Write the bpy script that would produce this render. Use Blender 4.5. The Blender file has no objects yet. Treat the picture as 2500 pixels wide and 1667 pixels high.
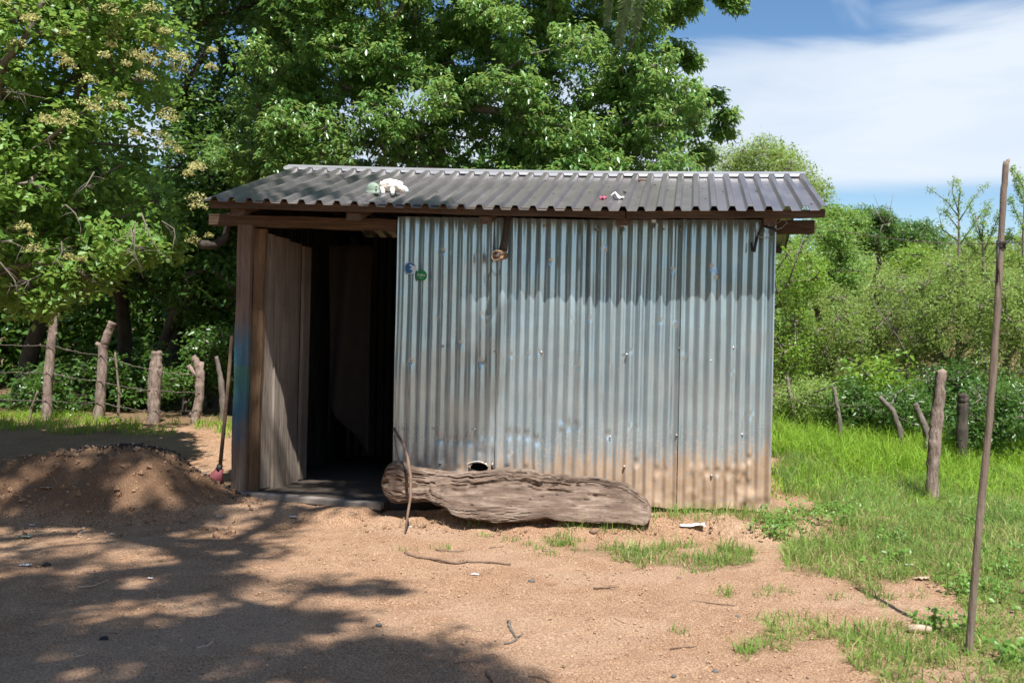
import bpy, bmesh, math, random
import numpy as np
from mathutils import Vector, Matrix

R = math.radians
random.seed(7)
rng = np.random.default_rng(11)
scene = bpy.context.scene
C = scene.collection

# ------------------------------------------------------------------ camera
F, CX, CY, ROLL = 2430.0, 1577.0, 820.0, R(1.25)      # in photograph pixels (2500 x 1667)
CAMZ = 1.42
cd = bpy.data.cameras.new('camera')
cam = bpy.data.objects.new('camera', cd)
C.objects.link(cam)
cd.sensor_width = 36.0
cd.lens = F / 2500 * 36
cd.shift_x = -(CX - 1250) / 2500
cd.shift_y = -(833.5 - CY) / 2500
cd.clip_start, cd.clip_end = 0.05, 2000
cd.dof.use_dof = True
cd.dof.focus_distance = 7.5
cd.dof.aperture_fstop = 3.2
cam.matrix_world = Matrix.Translation((0, 0, CAMZ)) @ Matrix.Rotation(R(90), 4, 'X') @ Matrix.Rotation(ROLL, 4, 'Z')
scene.camera = cam

# ------------------------------------------------------------------ light
SUN_EL, SUN_AZ = R(61.5), R(19)        # azimuth: to the right of straight behind the camera
SUN = Vector((math.sin(SUN_AZ) * math.cos(SUN_EL), -math.cos(SUN_AZ) * math.cos(SUN_EL), math.sin(SUN_EL)))
sd = bpy.data.lights.new('sun', 'SUN')
sd.energy = 5.0
sd.angle = R(0.53)
sd.color = (1.0, 0.965, 0.905)
sun = bpy.data.objects.new('sun', sd)
C.objects.link(sun)
sun.rotation_euler = SUN.to_track_quat('Z', 'Y').to_euler()
sun.location = (2, -3, 12)

w = bpy.data.worlds.new('World')
scene.world = w
w.use_nodes = True
nt = w.node_tree
nt.nodes.clear()


def NN(t, kind, **kw):
    n = t.nodes.new(kind)
    for k, v in kw.items():
        if k == 'inp':
            for i, val in v.items():
                n.inputs[i].default_value = val
        else:
            setattr(n, k, v)
    return n


CLX, CLY = 4.3, 1.7


def build_world():
    L = nt.links
    out = NN(nt, 'ShaderNodeOutputWorld')
    bg = NN(nt, 'ShaderNodeBackground', inp={'Strength': 0.085})
    sky = NN(nt, 'ShaderNodeTexSky', sky_type='NISHITA', sun_disc=False, sun_elevation=SUN_EL,
             sun_rotation=math.pi - SUN_AZ, altitude=300, air_density=1.0, dust_density=0.4, ozone_density=1.0)
    hs = NN(nt, 'ShaderNodeHueSaturation', inp={'Saturation': 1.2, 'Value': 0.98})
    L.new(sky.outputs[0], hs.inputs['Color'])
    tc = NN(nt, 'ShaderNodeTexCoord')
    sp = NN(nt, 'ShaderNodeSeparateXYZ')
    L.new(tc.outputs['Generated'], sp.inputs[0])
    el = NN(nt, 'ShaderNodeMath', operation='ARCSINE')
    L.new(sp.outputs[2], el.inputs[0])
    # streaky high cloud: noise on the direction, flattened vertically
    mp = NN(nt, 'ShaderNodeMapping', inp={'Scale': (1.6, 1.6, 9.0), 'Location': (3.1, 0.4, 0.0)})
    L.new(tc.outputs['Generated'], mp.inputs[0])
    n1 = NN(nt, 'ShaderNodeTexNoise', inp={'Scale': 1.9, 'Detail': 7.0, 'Roughness': 0.52, 'Distortion': 0.5})
    L.new(mp.outputs[0], n1.inputs['Vector'])
    # cloud bank: from about 8 to 18 degrees above the horizon
    wob = NN(nt, 'ShaderNodeMath', operation='MULTIPLY_ADD', inp={1: 0.14, 2: -0.07})
    L.new(n1.outputs[0], wob.inputs[0])
    ad = NN(nt, 'ShaderNodeMath', operation='ADD')
    tilt = NN(nt, 'ShaderNodeMath', operation='MULTIPLY_ADD', inp={1: -0.19})   # the bank's upper edge climbs to the right
    L.new(sp.outputs[0], tilt.inputs[0]); L.new(el.outputs[0], tilt.inputs[2])
    L.new(tilt.outputs[0], ad.inputs[0]); L.new(wob.outputs[0], ad.inputs[1])
    top = NN(nt, 'ShaderNodeMapRange', interpolation_type='SMOOTHSTEP', inp={1: R(16.2), 2: R(13.4), 3: 0.0, 4: 1.0})
    L.new(ad.outputs[0], top.inputs[0])
    wl = NN(nt, 'ShaderNodeMath', operation='MULTIPLY_ADD', inp={1: 0.02, 2: -0.01})
    L.new(n1.outputs[0], wl.inputs[0])
    al = NN(nt, 'ShaderNodeMath', operation='ADD')
    L.new(el.outputs[0], al.inputs[0]); L.new(wl.outputs[0], al.inputs[1])
    bot = NN(nt, 'ShaderNodeMapRange', interpolation_type='SMOOTHSTEP', inp={1: R(8.1), 2: R(9.3), 3: 0.0, 4: 1.0})
    L.new(al.outputs[0], bot.inputs[0])
    mul = NN(nt, 'ShaderNodeMath', operation='MULTIPLY')
    L.new(top.outputs[0], mul.inputs[0]); L.new(bot.outputs[0], mul.inputs[1])
    den = NN(nt, 'ShaderNodeMapRange', inp={1: 0.36, 2: 0.60, 3: 0.72, 4: 0.99})
    L.new(n1.outputs[0], den.inputs[0])
    m2 = NN(nt, 'ShaderNodeMath', operation='MULTIPLY')
    L.new(mul.outputs[0], m2.inputs[0]); L.new(den.outputs[0], m2.inputs[1])
    # scattered cloud over the rest of the sky, added to weaken its blue fill
    n2 = NN(nt, 'ShaderNodeTexNoise', inp={'Scale': 1.5, 'Detail': 6.0, 'Roughness': 0.6, 'Distortion': 0.6})
    mq = NN(nt, 'ShaderNodeMapping', inp={'Location': (CLX, CLY, 0.0)})
    L.new(tc.outputs['Generated'], mq.inputs[0])
    L.new(mq.outputs[0], n2.inputs['Vector'])
    wi = NN(nt, 'ShaderNodeMapRange', interpolation_type='SMOOTHSTEP', inp={1: 0.50, 2: 0.66, 3: 0.0, 4: 0.85})
    L.new(n2.outputs[0], wi.inputs[0])
    mx = NN(nt, 'ShaderNodeMath', operation='MAXIMUM')
    L.new(m2.outputs[0], mx.inputs[0]); L.new(wi.outputs[0], mx.inputs[1])
    mix = NN(nt, 'ShaderNodeMix', data_type='RGBA')
    L.new(mx.outputs[0], mix.inputs[0])
    L.new(hs.outputs[0], mix.inputs[6])
    mix.inputs[7].default_value = (5.5, 6.05, 6.75, 1)
    L.new(mix.outputs[2], bg.inputs['Color'])
    L.new(bg.outputs[0], out.inputs[0])


build_world()
vs = scene.view_settings
vs.view_transform = 'Standard'
vs.look = 'None'
vs.exposure = 0.83
vs.gamma = 1.0
vs.use_curve_mapping = False
scene.render.engine = 'CYCLES'
scene.cycles.max_bounces = 8
scene.cycles.transparent_max_bounces = 8
scene.cycles.use_denoising = True
scene.cycles.sample_clamp_indirect = 8.0


# ------------------------------------------------------------------ pixel helpers
def ray(px, py):
    a, b = px - CX, py - CY
    tx = a * math.cos(ROLL) + b * math.sin(ROLL)
    ty = -a * math.sin(ROLL) + b * math.cos(ROLL)
    return Vector((tx / F, 1.0, -ty / F))


def at_y(px, py, Y):
    r = ray(px, py)
    return Vector((r.x * Y, Y, CAMZ + r.z * Y))


def proj(x, y, z):
    """world -> photograph pixel (arrays welcome)"""
    tx, ty = x / y * F, -(z - CAMZ) / y * F
    return CX + tx * math.cos(ROLL) - ty * math.sin(ROLL), CY + tx * math.sin(ROLL) + ty * math.cos(ROLL)


# ------------------------------------------------------------------ noise
def _hash(ix, iy, s):
    n = (ix * 374761393 + iy * 668265263 + s * 1442695041) & 0xffffffff
    n = ((n ^ (n >> 13)) * 1274126177) & 0xffffffff
    return ((n ^ (n >> 16)) & 0xffff) / 65535.0


def vnoise(x, y, s=0):
    x = np.asarray(x, float); y = np.asarray(y, float)
    ix = np.floor(x).astype(np.int64); iy = np.floor(y).astype(np.int64)
    fx = x - ix; fy = y - iy
    fx = fx * fx * (3 - 2 * fx); fy = fy * fy * (3 - 2 * fy)
    a = _hash(ix, iy, s); b = _hash(ix + 1, iy, s); c = _hash(ix, iy + 1, s); d = _hash(ix + 1, iy + 1, s)
    return (a * (1 - fx) + b * fx) * (1 - fy) + (c * (1 - fx) + d * fx) * fy


def fbm(x, y, s=0, o=4):
    v = 0; a = 0.5; t = 0
    for i in range(o):
        v = v + a * vnoise(x * 2 ** i, y * 2 ** i, s + i * 17); t += a; a *= 0.5
    return v / t - 0.5


def sst(a, b, x):
    t = np.clip((np.asarray(x, float) - a) / (b - a), 0, 1)
    return t * t * (3 - 2 * t)


# ------------------------------------------------------------------ shed frame
YAW = R(2.5)
SO = Vector((-3.20, 7.76, 0.12))
U = Vector((math.cos(YAW), -math.sin(YAW), 0))
Dv = Vector((math.sin(YAW), math.cos(YAW), 0))


def shed_uv(px, py, b=0.0):
    """pixel -> (a, z) in the shed's own frame, on the plane b metres behind the front wall"""
    r = ray(px, py)
    p0 = SO + Dv * b - Vector((0, 0, CAMZ))
    t = p0.dot(Dv) / r.dot(Dv)
    p = r * t + Vector((0, 0, CAMZ)) - SO
    return p.dot(U), p.z


def W(a, b, z):
    return SO + U * a + Dv * b + Vector((0, 0, z))


def loc_ab(x, y):
    dx, dy = x - SO.x, y - SO.y
    return dx * U.x + dy * U.y, dx * Dv.x + dy * Dv.y


def ground_h(x, y):
    x = np.asarray(x, float); y = np.asarray(y, float)
    a, b = loc_ab(x, y)
    h = 0.012 * fbm(x * 0.9, y * 0.9, 3) * 2
    fade = sst(-1.6, -0.3, a) * (1 - sst(4.5, 5.6, a))
    bank = sst(-0.66 + 0.16 * fbm(a * 2.3, a * 0 + 3, 9) * 2, -0.34, b) * (1 - 0.35 * sst(0.6, 1.2, b) * 0)
    right = sst(1.5, 1.9, a)
    left = 1 - sst(1.12, 1.22, a)
    h = h + fade * bank * (0.035 + 0.05 * right + 0.055 * left)
    h = h + fade * bank * (1 - sst(-0.05, 0.1, b)) * 0.05 * fbm(x * 5, y * 5, 21)
    h = h + 0.26 * sst(8.3, 12.2, y)
    # right yard: slight hummock under the grass with an eroded edge
    h = h + 0.05 * sst(1.35, 1.75, x + 0.12 * fbm(x * 3, y * 3, 5)) * sst(5.4, 6.4, y) * (1 - sst(7.4, 9, y))
    # hill behind on the right
    h = h + 2.1 * sst(15, 34, y) * sst(0.5, 7, x) + 1.0 * sst(30, 60, y)
    h = h + 0.3 * fbm(x * 0.12, y * 0.12, 8) * sst(14, 22, np.hypot(x, y))
    return h


def ground_pt(px, py, dz=0.0):
    r = ray(px, py)
    lo, hi = 1.0, 60.0
    for _ in range(60):
        m = 0.5 * (lo + hi)
        z = CAMZ + r.z * m
        if z > float(ground_h(r.x * m, m)) + dz:
            lo = m
        else:
            hi = m
    m = 0.5 * (lo + hi)
    return Vector((r.x * m, m, CAMZ + r.z * m))


# ------------------------------------------------------------------ object helpers
def tag(o, label=None, cat=None, group=None, kind=None):
    if label: o['label'] = label
    if cat: o['category'] = cat
    if group: o['group'] = group
    if kind: o['kind'] = kind
    return o


def empty(name, loc=(0, 0, 0), rz=0.0):
    o = bpy.data.objects.new(name, None)
    o.empty_display_size = 0.1
    C.objects.link(o)
    o.location = loc
    o.rotation_euler = (0, 0, rz)
    return o


def link(name, me, mat, parent=None, smooth=False):
    o = bpy.data.objects.new(name, me)
    C.objects.link(o)
    if mat is not None:
        me.materials.append(mat)
    if not smooth:
        me.polygons.foreach_set('use_smooth', np.zeros(len(me.polygons), bool))
    else:
        me.polygons.foreach_set('use_smooth', np.ones(len(me.polygons), bool))
    if parent is not None:
        o.parent = parent
    return o


def np_mesh(name, V, faces, attr=None):
    """V (n,3); faces: (m,k) int array"""
    me = bpy.data.meshes.new(name)
    V = np.ascontiguousarray(V, np.float32)
    faces = np.ascontiguousarray(faces, np.int32)
    m, k = faces.shape
    me.vertices.add(len(V)); me.vertices.foreach_set('co', V.ravel())
    me.loops.add(m * k); me.loops.foreach_set('vertex_index', faces.ravel())
    me.polygons.add(m)
    me.polygons.foreach_set('loop_start', np.arange(0, m * k, k, dtype=np.int32))
    if attr is not None:
        for an, av in attr.items():
            at = me.attributes.new(an, 'FLOAT', 'POINT')
            at.data.foreach_set('value', np.ascontiguousarray(av, np.float32))
    me.update(calc_edges=True)
    return me


class MB:
    """collects simple shapes into one mesh"""
    def __init__(s):
        s.v = []; s.f = []

    def add(s, vs_, fs_):
        o = len(s.v)
        s.v += [tuple(p) for p in vs_]
        s.f += [tuple(i + o for i in f) for f in fs_]

    def box(s, x0, x1, y0, y1, z0, z1):
        s.add([(x0, y0, z0), (x1, y0, z0), (x1, y1, z0), (x0, y1, z0), (x0, y0, z1), (x1, y0, z1), (x1, y1, z1), (x0, y1, z1)],
              [(3, 2, 1, 0), (4, 5, 6, 7), (0, 1, 5, 4), (1, 2, 6, 5), (2, 3, 7, 6), (3, 0, 4, 7)])

    def tube(s, pts, rad, n=6, cap=True):
        pts = [Vector(p) for p in pts]
        if not hasattr(rad, '__len__'):
            rad = [rad] * len(pts)
        rings = []
        up = None
        vs_ = []; fs_ = []
        for i, p in enumerate(pts):
            t = (pts[min(i + 1, len(pts) - 1)] - pts[max(i - 1, 0)])
            t = t.normalized() if t.length > 1e-9 else Vector((0, 0, 1))
            if up is None:
                up = t.orthogonal().normalized()
            up = (up - t * up.dot(t))
            up = up.normalized() if up.length > 1e-6 else t.orthogonal().normalized()
            bn = t.cross(up)
            for k in range(n):
                an = 2 * math.pi * k / n
                vs_.append(p + (up * math.cos(an) + bn * math.sin(an)) * rad[i])
        for i in range(len(pts) - 1):
            for k in range(n):
                k2 = (k + 1) % n
                fs_.append((i * n + k, i * n + k2, (i + 1) * n + k2, (i + 1) * n + k))
        if cap:
            fs_.append(tuple(range(n - 1, -1, -1)))
            fs_.append(tuple((len(pts) - 1) * n + k for k in range(n)))
        s.add(vs_, fs_)

    def build(s, name, mat, parent=None, smooth=False, bevel=0.0):
        me = bpy.data.meshes.new(name)
        me.from_pydata(s.v, [], s.f)
        me.update()
        o = link(name, me, mat, parent, smooth)
        if bevel:
            m = o.modifiers.new('bevel', 'BEVEL'); m.width = bevel; m.segments = 2; m.limit_method = 'ANGLE'
        return o


# ------------------------------------------------------------------ materials
def new_mat(name):
    m = bpy.data.materials.new(name)
    m.use_nodes = True
    t = m.node_tree
    t.nodes.clear()
    out = NN(t, 'ShaderNodeOutputMaterial')
    p = NN(t, 'ShaderNodeBsdfPrincipled')
    t.links.new(p.outputs[0], out.inputs[0])
    return m, t, p, out


def ramp(t, fac, stops):
    r = NN(t, 'ShaderNodeValToRGB')
    e = r.color_ramp.elements
    e[0].position, e[0].color = stops[0][0], (*stops[0][1], 1)
    e[1].position, e[1].color = stops[-1][0], (*stops[-1][1], 1)
    for pos, col in stops[1:-1]:
        x = e.new(pos); x.color = (*col, 1)
    t.links.new(fac, r.inputs[0])
    return r.outputs[0]


def noise(t, vec, scale, detail=5.0, rough=0.55, dist=0.0):
    n = NN(t, 'ShaderNodeTexNoise', inp={'Scale': scale, 'Detail': detail, 'Roughness': rough, 'Distortion': dist})
    t.links.new(vec, n.inputs['Vector'])
    return n.outputs[0]


def objvec(t, scale=(1, 1, 1), which='Object'):
    tc = NN(t, 'ShaderNodeTexCoord')
    mp = NN(t, 'ShaderNodeMapping', inp={'Scale': scale})
    t.links.new(tc.outputs[which], mp.inputs[0])
    return mp.outputs[0]


def mixc(t, fac, a, b):
    m = NN(t, 'ShaderNodeMix', data_type='RGBA')
    for s, i in ((fac, 0), (a, 6), (b, 7)):
        if isinstance(s, (tuple, list)):
            m.inputs[i].default_value = (*s, 1)
        elif isinstance(s, (int, float)):
            m.inputs[i].default_value = s
        else:
            t.links.new(s, m.inputs[i])
    return m.outputs[2]


def mathn(t, op, a, b=None, c=None):
    m = NN(t, 'ShaderNodeMath', operation=op)
    for i, s in enumerate((a, b, c)):
        if s is None: continue
        if isinstance(s, (int, float)): m.inputs[i].default_value = s
        else: t.links.new(s, m.inputs[i])
    return m.outputs[0]


def maprange(t, v, a, b, c=0.0, d=1.0, smooth=True):
    m = NN(t, 'ShaderNodeMapRange', inp={1: a, 2: b, 3: c, 4: d})
    if smooth: m.interpolation_type = 'SMOOTHSTEP'
    t.links.new(v, m.inputs[0])
    return m.outputs[0]


def bump(t, p, h, strength=0.4, dist=0.01):
    b = NN(t, 'ShaderNodeBump', inp={'Strength': strength, 'Distance': dist})
    t.links.new(h, b.inputs['Height'])
    t.links.new(b.outputs[0], p.inputs['Normal'])
    return b


def soil_mat(name, use_attr):
    m, t, p, out = new_mat(name)
    v = objvec(t)
    big = noise(t, v, 0.8, 4)
    mid = noise(t, v, 5.0, 6, 0.6)
    fine = noise(t, v, 60.0, 5, 0.7)
    grit = noise(t, v, 120.0, 3, 0.7)
    c = ramp(t, mid, [(0.28, (0.235, 0.125, 0.073)), (0.5, (0.340, 0.202, 0.124)), (0.72, (0.42, 0.270, 0.173))])
    c = mixc(t, maprange(t, big, 0.46, 0.62, 0.0, 0.65), c, (0.435, 0.297, 0.208))
    c = mixc(t, maprange(t, noise(t, v, 1.7, 5, 0.6, 0.4), 0.52, 0.68, 0.0, 0.6), c, (0.27, 0.138, 0.074))
    c = mixc(t, maprange(t, fine, 0.47, 0.60, 0.0, 0.6), c, (0.20, 0.103, 0.055))
    c = mixc(t, maprange(t, grit, 0.50, 0.62, 0.0, 0.85), c, (0.60, 0.41, 0.26))
    c = mixc(t, maprange(t, grit, 0.48, 0.38, 0.0, 0.7), c, (0.15, 0.08, 0.045))
    if not use_attr:
        hp = NN(t, 'ShaderNodeAttribute', attribute_name='heap')
        c = mixc(t, mathn(t, 'MULTIPLY', hp.outputs['Fac'], 0.7), c, (0.115, 0.065, 0.037))
    if use_attr:
        at = NN(t, 'ShaderNodeAttribute', attribute_name='damp')
        c = mixc(t, at.outputs['Fac'], c, (0.155, 0.105, 0.058))
    t.links.new(c, p.inputs['Base Color'])
    p.inputs['Roughness'].default_value = 0.95
    p.inputs['Specular IOR Level'].default_value = 0.15
    h = mathn(t, 'ADD', mathn(t, 'MULTIPLY', fine, 1.0), mathn(t, 'MULTIPLY', grit, 0.35))
    h = mathn(t, 'ADD', h, mathn(t, 'MULTIPLY', mid, 1.6))
    bump(t, p, h, 0.9, 0.014)
    return m


def wood_mat(name, c0, c1, c2, stretch=(14, 14, 1.2), rough=0.85, cracks=0.5):
    m, t, p, out = new_mat(name)
    v = objvec(t, stretch)
    g = noise(t, v, 2.0, 8, 0.68, 0.25)
    s = noise(t, objvec(t), 2.2, 4)
    c = ramp(t, g, [(0.28, c0), (0.5, c1), (0.72, c2)])
    c = mixc(t, maprange(t, s, 0.4, 0.7, 0.0, 0.55), c, c0)
    oi = NN(t, 'ShaderNodeObjectInfo')
    c = mixc(t, maprange(t, oi.outputs['Random'], 0.0, 1.0, 0.0, 0.30, False), c, tuple(x * 0.75 for x in c0))
    cr = noise(t, objvec(t, tuple(x * 2.4 for x in stretch)), 2.0, 3, 0.5, 0.5)
    c = mixc(t, maprange(t, cr, 0.36, 0.29, 0.0, cracks), c, tuple(x * 0.25 for x in c0))
    t.links.new(c, p.inputs['Base Color'])
    p.inputs['Roughness'].default_value = rough
    p.inputs['Specular IOR Level'].default_value = 0.25
    bump(t, p, mathn(t, 'ADD', g, cr), 0.9, 0.009)
    return m


def leaf_mat(name, dark, light, young, gloss=0.32, trans=0.35, spec=0.5):
    m, t, p, out = new_mat(name)
    at = NN(t, 'ShaderNodeAttribute', attribute_name='rnd')
    c = ramp(t, at.outputs['Fac'], [(0.0, dark), (0.55, light), (0.86, light), (1.0, young)])
    t.links.new(c, p.inputs['Base Color'])
    p.inputs['Roughness'].default_value = gloss
    p.inputs['Specular IOR Level'].default_value = spec
    tr = NN(t, 'ShaderNodeBsdfTranslucent')
    tc = mixc(t, 0.6, c, tuple(min(1, x * 1.6) for x in young))
    t.links.new(tc, tr.inputs[0])
    mx = NN(t, 'ShaderNodeMixShader', inp={0: trans})
    t.links.new(p.outputs[0], mx.inputs[1]); t.links.new(tr.outputs[0], mx.inputs[2])
    t.links.new(mx.outputs[0], out.inputs[0])
    return m


def plain(name, col, rough=0.7, metal=0.0, var=0.25, scale=12.0, bumpd=0.0):
    m, t, p, out = new_mat(name)
    n = noise(t, objvec(t), scale, 5, 0.6)
    c = ramp(t, n, [(0.25, tuple(x * (1 - var) for x in col)), (0.75, tuple(min(1, x * (1 + var)) for x in col))])
    t.links.new(c, p.inputs['Base Color'])
    p.inputs['Roughness'].default_value = rough
    p.inputs['Metallic'].default_value = metal
    if bumpd: bump(t, p, n, 0.6, bumpd)
    return m


def zinc_mat():
    m, t, p, out = new_mat('corrugated_zinc')
    v = objvec(t)
    sp = NN(t, 'ShaderNodeSeparateXYZ'); t.links.new(v, sp.inputs[0])
    z = sp.outputs[2]
    big = noise(t, v, 2.2, 5, 0.6)
    streak = noise(t, objvec(t, (26, 26, 1.1)), 1.6, 6, 0.65, 0.3)
    spk = noise(t, v, 75.0, 4, 0.65)
    c = ramp(t, big, [(0.3, (0.335, 0.43, 0.495)), (0.55, (0.40, 0.50, 0.56)), (0.75, (0.49, 0.58, 0.63))])
    c = mixc(t, maprange(t, streak, 0.54, 0.76, 0.0, 0.72), c, (0.19, 0.18, 0.165))
    c = mixc(t, maprange(t, spk, 0.66, 0.76, 0.0, 0.6), c, (0.66, 0.70, 0.72))
    # splashed red-brown mud along the foot of the wall, higher towards the right corner
    hx = mathn(t, 'MULTIPLY_ADD', sp.outputs[0], 0.055, 0.17)
    edge = mathn(t, 'ADD', hx, mathn(t, 'MULTIPLY', mathn(t, 'SUBTRACT', streak, 0.5), 0.8))
    d = mathn(t, 'SUBTRACT', z, edge)
    mud = maprange(t, d, 0.16, -0.06, 0.0, 0.97)
    haze = maprange(t, d, 0.5, 0.0, 0.0, 0.20)
    spl = noise(t, v, 38.0, 4, 0.7)
    splash = mathn(t, 'MULTIPLY', maprange(t, spl, 0.52, 0.60, 0.0, 0.85), maprange(t, d, 0.34, 0.02, 0.0, 1.0))
    mud = mathn(t, 'MULTIPLY', mud, maprange(t, spl, 0.34, 0.46, 0.55, 1.0))
    mud = mathn(t, 'MAXIMUM', mud, splash)
    mud = mathn(t, 'MAXIMUM', mud, haze)
    mc = ramp(t, noise(t, v, 9.0, 5), [(0.3, (0.33, 0.218, 0.135)), (0.7, (0.45, 0.315, 0.21))])
    c = mixc(t, mud, c, mc)
    # rust spots
    ru = noise(t, v, 11.0, 6, 0.7)
    rm = maprange(t, noise(t, v, 34.0, 4, 0.6), 0.72, 0.78, 0.0, 0.6)
    c = mixc(t, rm, c, (0.22, 0.10, 0.05))
    t.links.new(c, p.inputs['Base Color'])
    dull = mathn(t, 'MAXIMUM', mud, rm)
    t.links.new(mathn(t, 'MULTIPLY_ADD', dull, -0.68, 0.70), p.inputs['Metallic'])
    rr = mathn(t, 'MULTIPLY_ADD', big, 0.10, 0.17)
    t.links.new(mathn(t, 'MULTIPLY_ADD', dull, 0.45, rr), p.inputs['Roughness'])
    bump(t, p, mathn(t, 'ADD', spk, mathn(t, 'MULTIPLY', big, 2.0)), 0.10, 0.003)
    return m


def roof_mat():
    m, t, p, out = new_mat('roof_metal')
    v = objvec(t)
    n = noise(t, v, 3.0, 6, 0.6)
    s = noise(t, objvec(t, (5, 40, 40)), 1.4, 5, 0.6)
    f = noise(t, v, 45.0, 4, 0.7)
    c = ramp(t, n, [(0.3, (0.20, 0.185, 0.188)), (0.7, (0.29, 0.268, 0.272))])
    c = mixc(t, maprange(t, s, 0.45, 0.75, 0.0, 0.5), c, (0.25, 0.22, 0.21))
    c = mixc(t, maprange(t, f, 0.62, 0.8, 0.0, 0.5), c, (0.31, 0.285, 0.27))
    ru = noise(t, v, 5.5, 5, 0.6)
    c = mixc(t, maprange(t, ru, 0.70, 0.78, 0.0, 0.55), c, (0.34, 0.17, 0.08))
    t.links.new(c, p.inputs['Base Color'])
    p.inputs['Metallic'].default_value = 0.6
    t.links.new(mathn(t, 'MULTIPLY_ADD', n, 0.20, 0.24), p.inputs['Roughness'])
    bump(t, p, f, 0.12, 0.002)
    return m


def post_mat():
    """left door post: weathered timber with a worn coat of blue paint on its lower half"""
    m = wood_mat('painted_post_wood', (0.11, 0.075, 0.055), (0.20, 0.145, 0.11), (0.30, 0.235, 0.19))
    t = m.node_tree
    p = [n for n in t.nodes if n.type == 'BSDF_PRINCIPLED'][0]
    src = p.inputs['Base Color'].links[0].from_socket
    v = objvec(t)
    sp = NN(t, 'ShaderNodeSeparateXYZ'); t.links.new(v, sp.inputs[0])
    n = noise(t, objvec(t, (9, 9, 1.5)), 2.0, 6, 0.65)
    zz = mathn(t, 'ADD', sp.outputs[2], mathn(t, 'MULTIPLY', mathn(t, 'SUBTRACT', n, 0.5), 0.5))
    mk = mathn(t, 'MULTIPLY', maprange(t, zz, 0.30, 0.62), maprange(t, zz, 1.42, 1.10))
    mk = mathn(t, 'MULTIPLY', mk, maprange(t, n, 0.32, 0.54, 0.3, 0.92))
    pc = ramp(t, sp.outputs[2], [(0.62, (0.03, 0.12, 0.19)), (1.0, (0.035, 0.14, 0.21)), (1.25, (0.05, 0.17, 0.13))])
    t.links.new(mixc(t, mk, src, pc), p.inputs['Base Color'])
    return m


M = {}
M['soil'] = soil_mat('dry_soil', True)
M['heap'] = soil_mat('heaped_soil', False)
M['zinc'] = zinc_mat()
M['roof'] = roof_mat()
M['ridge'] = plain('ridge_metal', (0.36, 0.36, 0.375), 0.42, 0.45, 0.12, 6)
M['wood_v'] = wood_mat('grey_board_wood', (0.15, 0.115, 0.09), (0.285, 0.235, 0.19), (0.40, 0.345, 0.295), (6, 6, 0.5))
M['wood_h'] = wood_mat('brown_beam_wood', (0.055, 0.036, 0.024), (0.105, 0.070, 0.048), (0.17, 0.118, 0.082), (1.2, 14, 14))
M['wood_d'] = wood_mat('brown_rafter_wood', (0.07, 0.046, 0.032), (0.13, 0.09, 0.062), (0.19, 0.135, 0.098), (14, 1.2, 14))
M['jamb'] = wood_mat('brown_jamb_wood', (0.10, 0.058, 0.03), (0.19, 0.118, 0.066), (0.28, 0.185, 0.11))
M['post'] = post_mat()
M['log'] = wood_mat('weathered_log_wood', (0.075, 0.049, 0.036), (0.195, 0.137, 0.102), (0.42, 0.33, 0.26), (2.0, 9, 14), 0.92, 0.95)
M['bark'] = wood_mat('grey_bark', (0.10, 0.082, 0.068), (0.19, 0.16, 0.135), (0.30, 0.26, 0.22), (9, 9, 3), 0.9, 0.6)
M['barkdark'] = wood_mat('dark_bark', (0.045, 0.036, 0.03), (0.085, 0.07, 0.058), (0.14, 0.115, 0.095), (9, 9, 3), 0.9, 0.6)
M['fence'] = wood_mat('fence_post_wood', (0.10, 0.07, 0.055), (0.30, 0.225, 0.185), (0.46, 0.385, 0.335), (20, 20, 4.5), 0.9, 0.95)
M['pole'] = wood_mat('pole_wood', (0.12, 0.092, 0.072), (0.24, 0.185, 0.145), (0.36, 0.285, 0.225), (16, 16, 2), 0.85, 0.5)
M['twig'] = plain('dry_twig', (0.17, 0.11, 0.075), 0.9, 0, 0.35, 30)
M['paletwig'] = plain('pale_twig', (0.42, 0.31, 0.23), 0.9, 0, 0.25, 30)
M['wire'] = plain('rusty_wire', (0.15, 0.12, 0.10), 0.7, 0.2, 0.3, 40)
M['wirebright'] = plain('galvanised_wire', (0.42, 0.43, 0.45), 0.45, 0.7, 0.2, 40)
M['black'] = plain('black_rubber', (0.018, 0.018, 0.02), 0.6, 0, 0.2, 30)
M['concrete'] = plain('dusty_concrete', (0.21, 0.18, 0.155), 0.95, 0, 0.2, 9, 0.004)
M['earth'] = plain('shade_dark_earth_floor', (0.060, 0.045, 0.034), 0.98, 0, 0.3, 9, 0.006)  # earth darkened in colour to carry the shade inside the doorway
M['char'] = plain('charcoal', (0.022, 0.02, 0.02), 0.9, 0, 0.4, 30)
M['nail'] = plain('nail_head', (0.42, 0.39, 0.36), 0.5, 0.6, 0.3, 60)
M['white'] = plain('white_plastic', (0.74, 0.75, 0.77), 0.5, 0, 0.12, 14)
M['plush'] = plain('white_plush', (0.70, 0.64, 0.56), 1.0, 0, 0.2, 26, 0.01)
M['hoof'] = plain('pale_blue_felt', (0.62, 0.67, 0.70), 0.9, 0, 0.1, 20)
M['green'] = plain('faded_green_plastic', (0.23, 0.30, 0.235), 0.7, 0, 0.3, 16)
M['pink'] = plain('pink_cloth', (0.42, 0.10, 0.17), 0.9, 0, 0.3, 40)
M['red'] = plain('pink_red_plastic', (0.24, 0.062, 0.070), 0.7, 0, 0.25, 20)
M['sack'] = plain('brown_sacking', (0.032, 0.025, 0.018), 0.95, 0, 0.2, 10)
M['stone'] = plain('dark_stone', (0.10, 0.10, 0.095), 0.85, 0, 0.3, 14)
M['pebble'] = plain('pale_pebble', (0.40, 0.26, 0.165), 0.9, 0, 0.65, 40)
M['stblue'] = plain('blue_sticker', (0.015, 0.13, 0.30), 0.45, 0, 0.2, 30)
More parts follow.
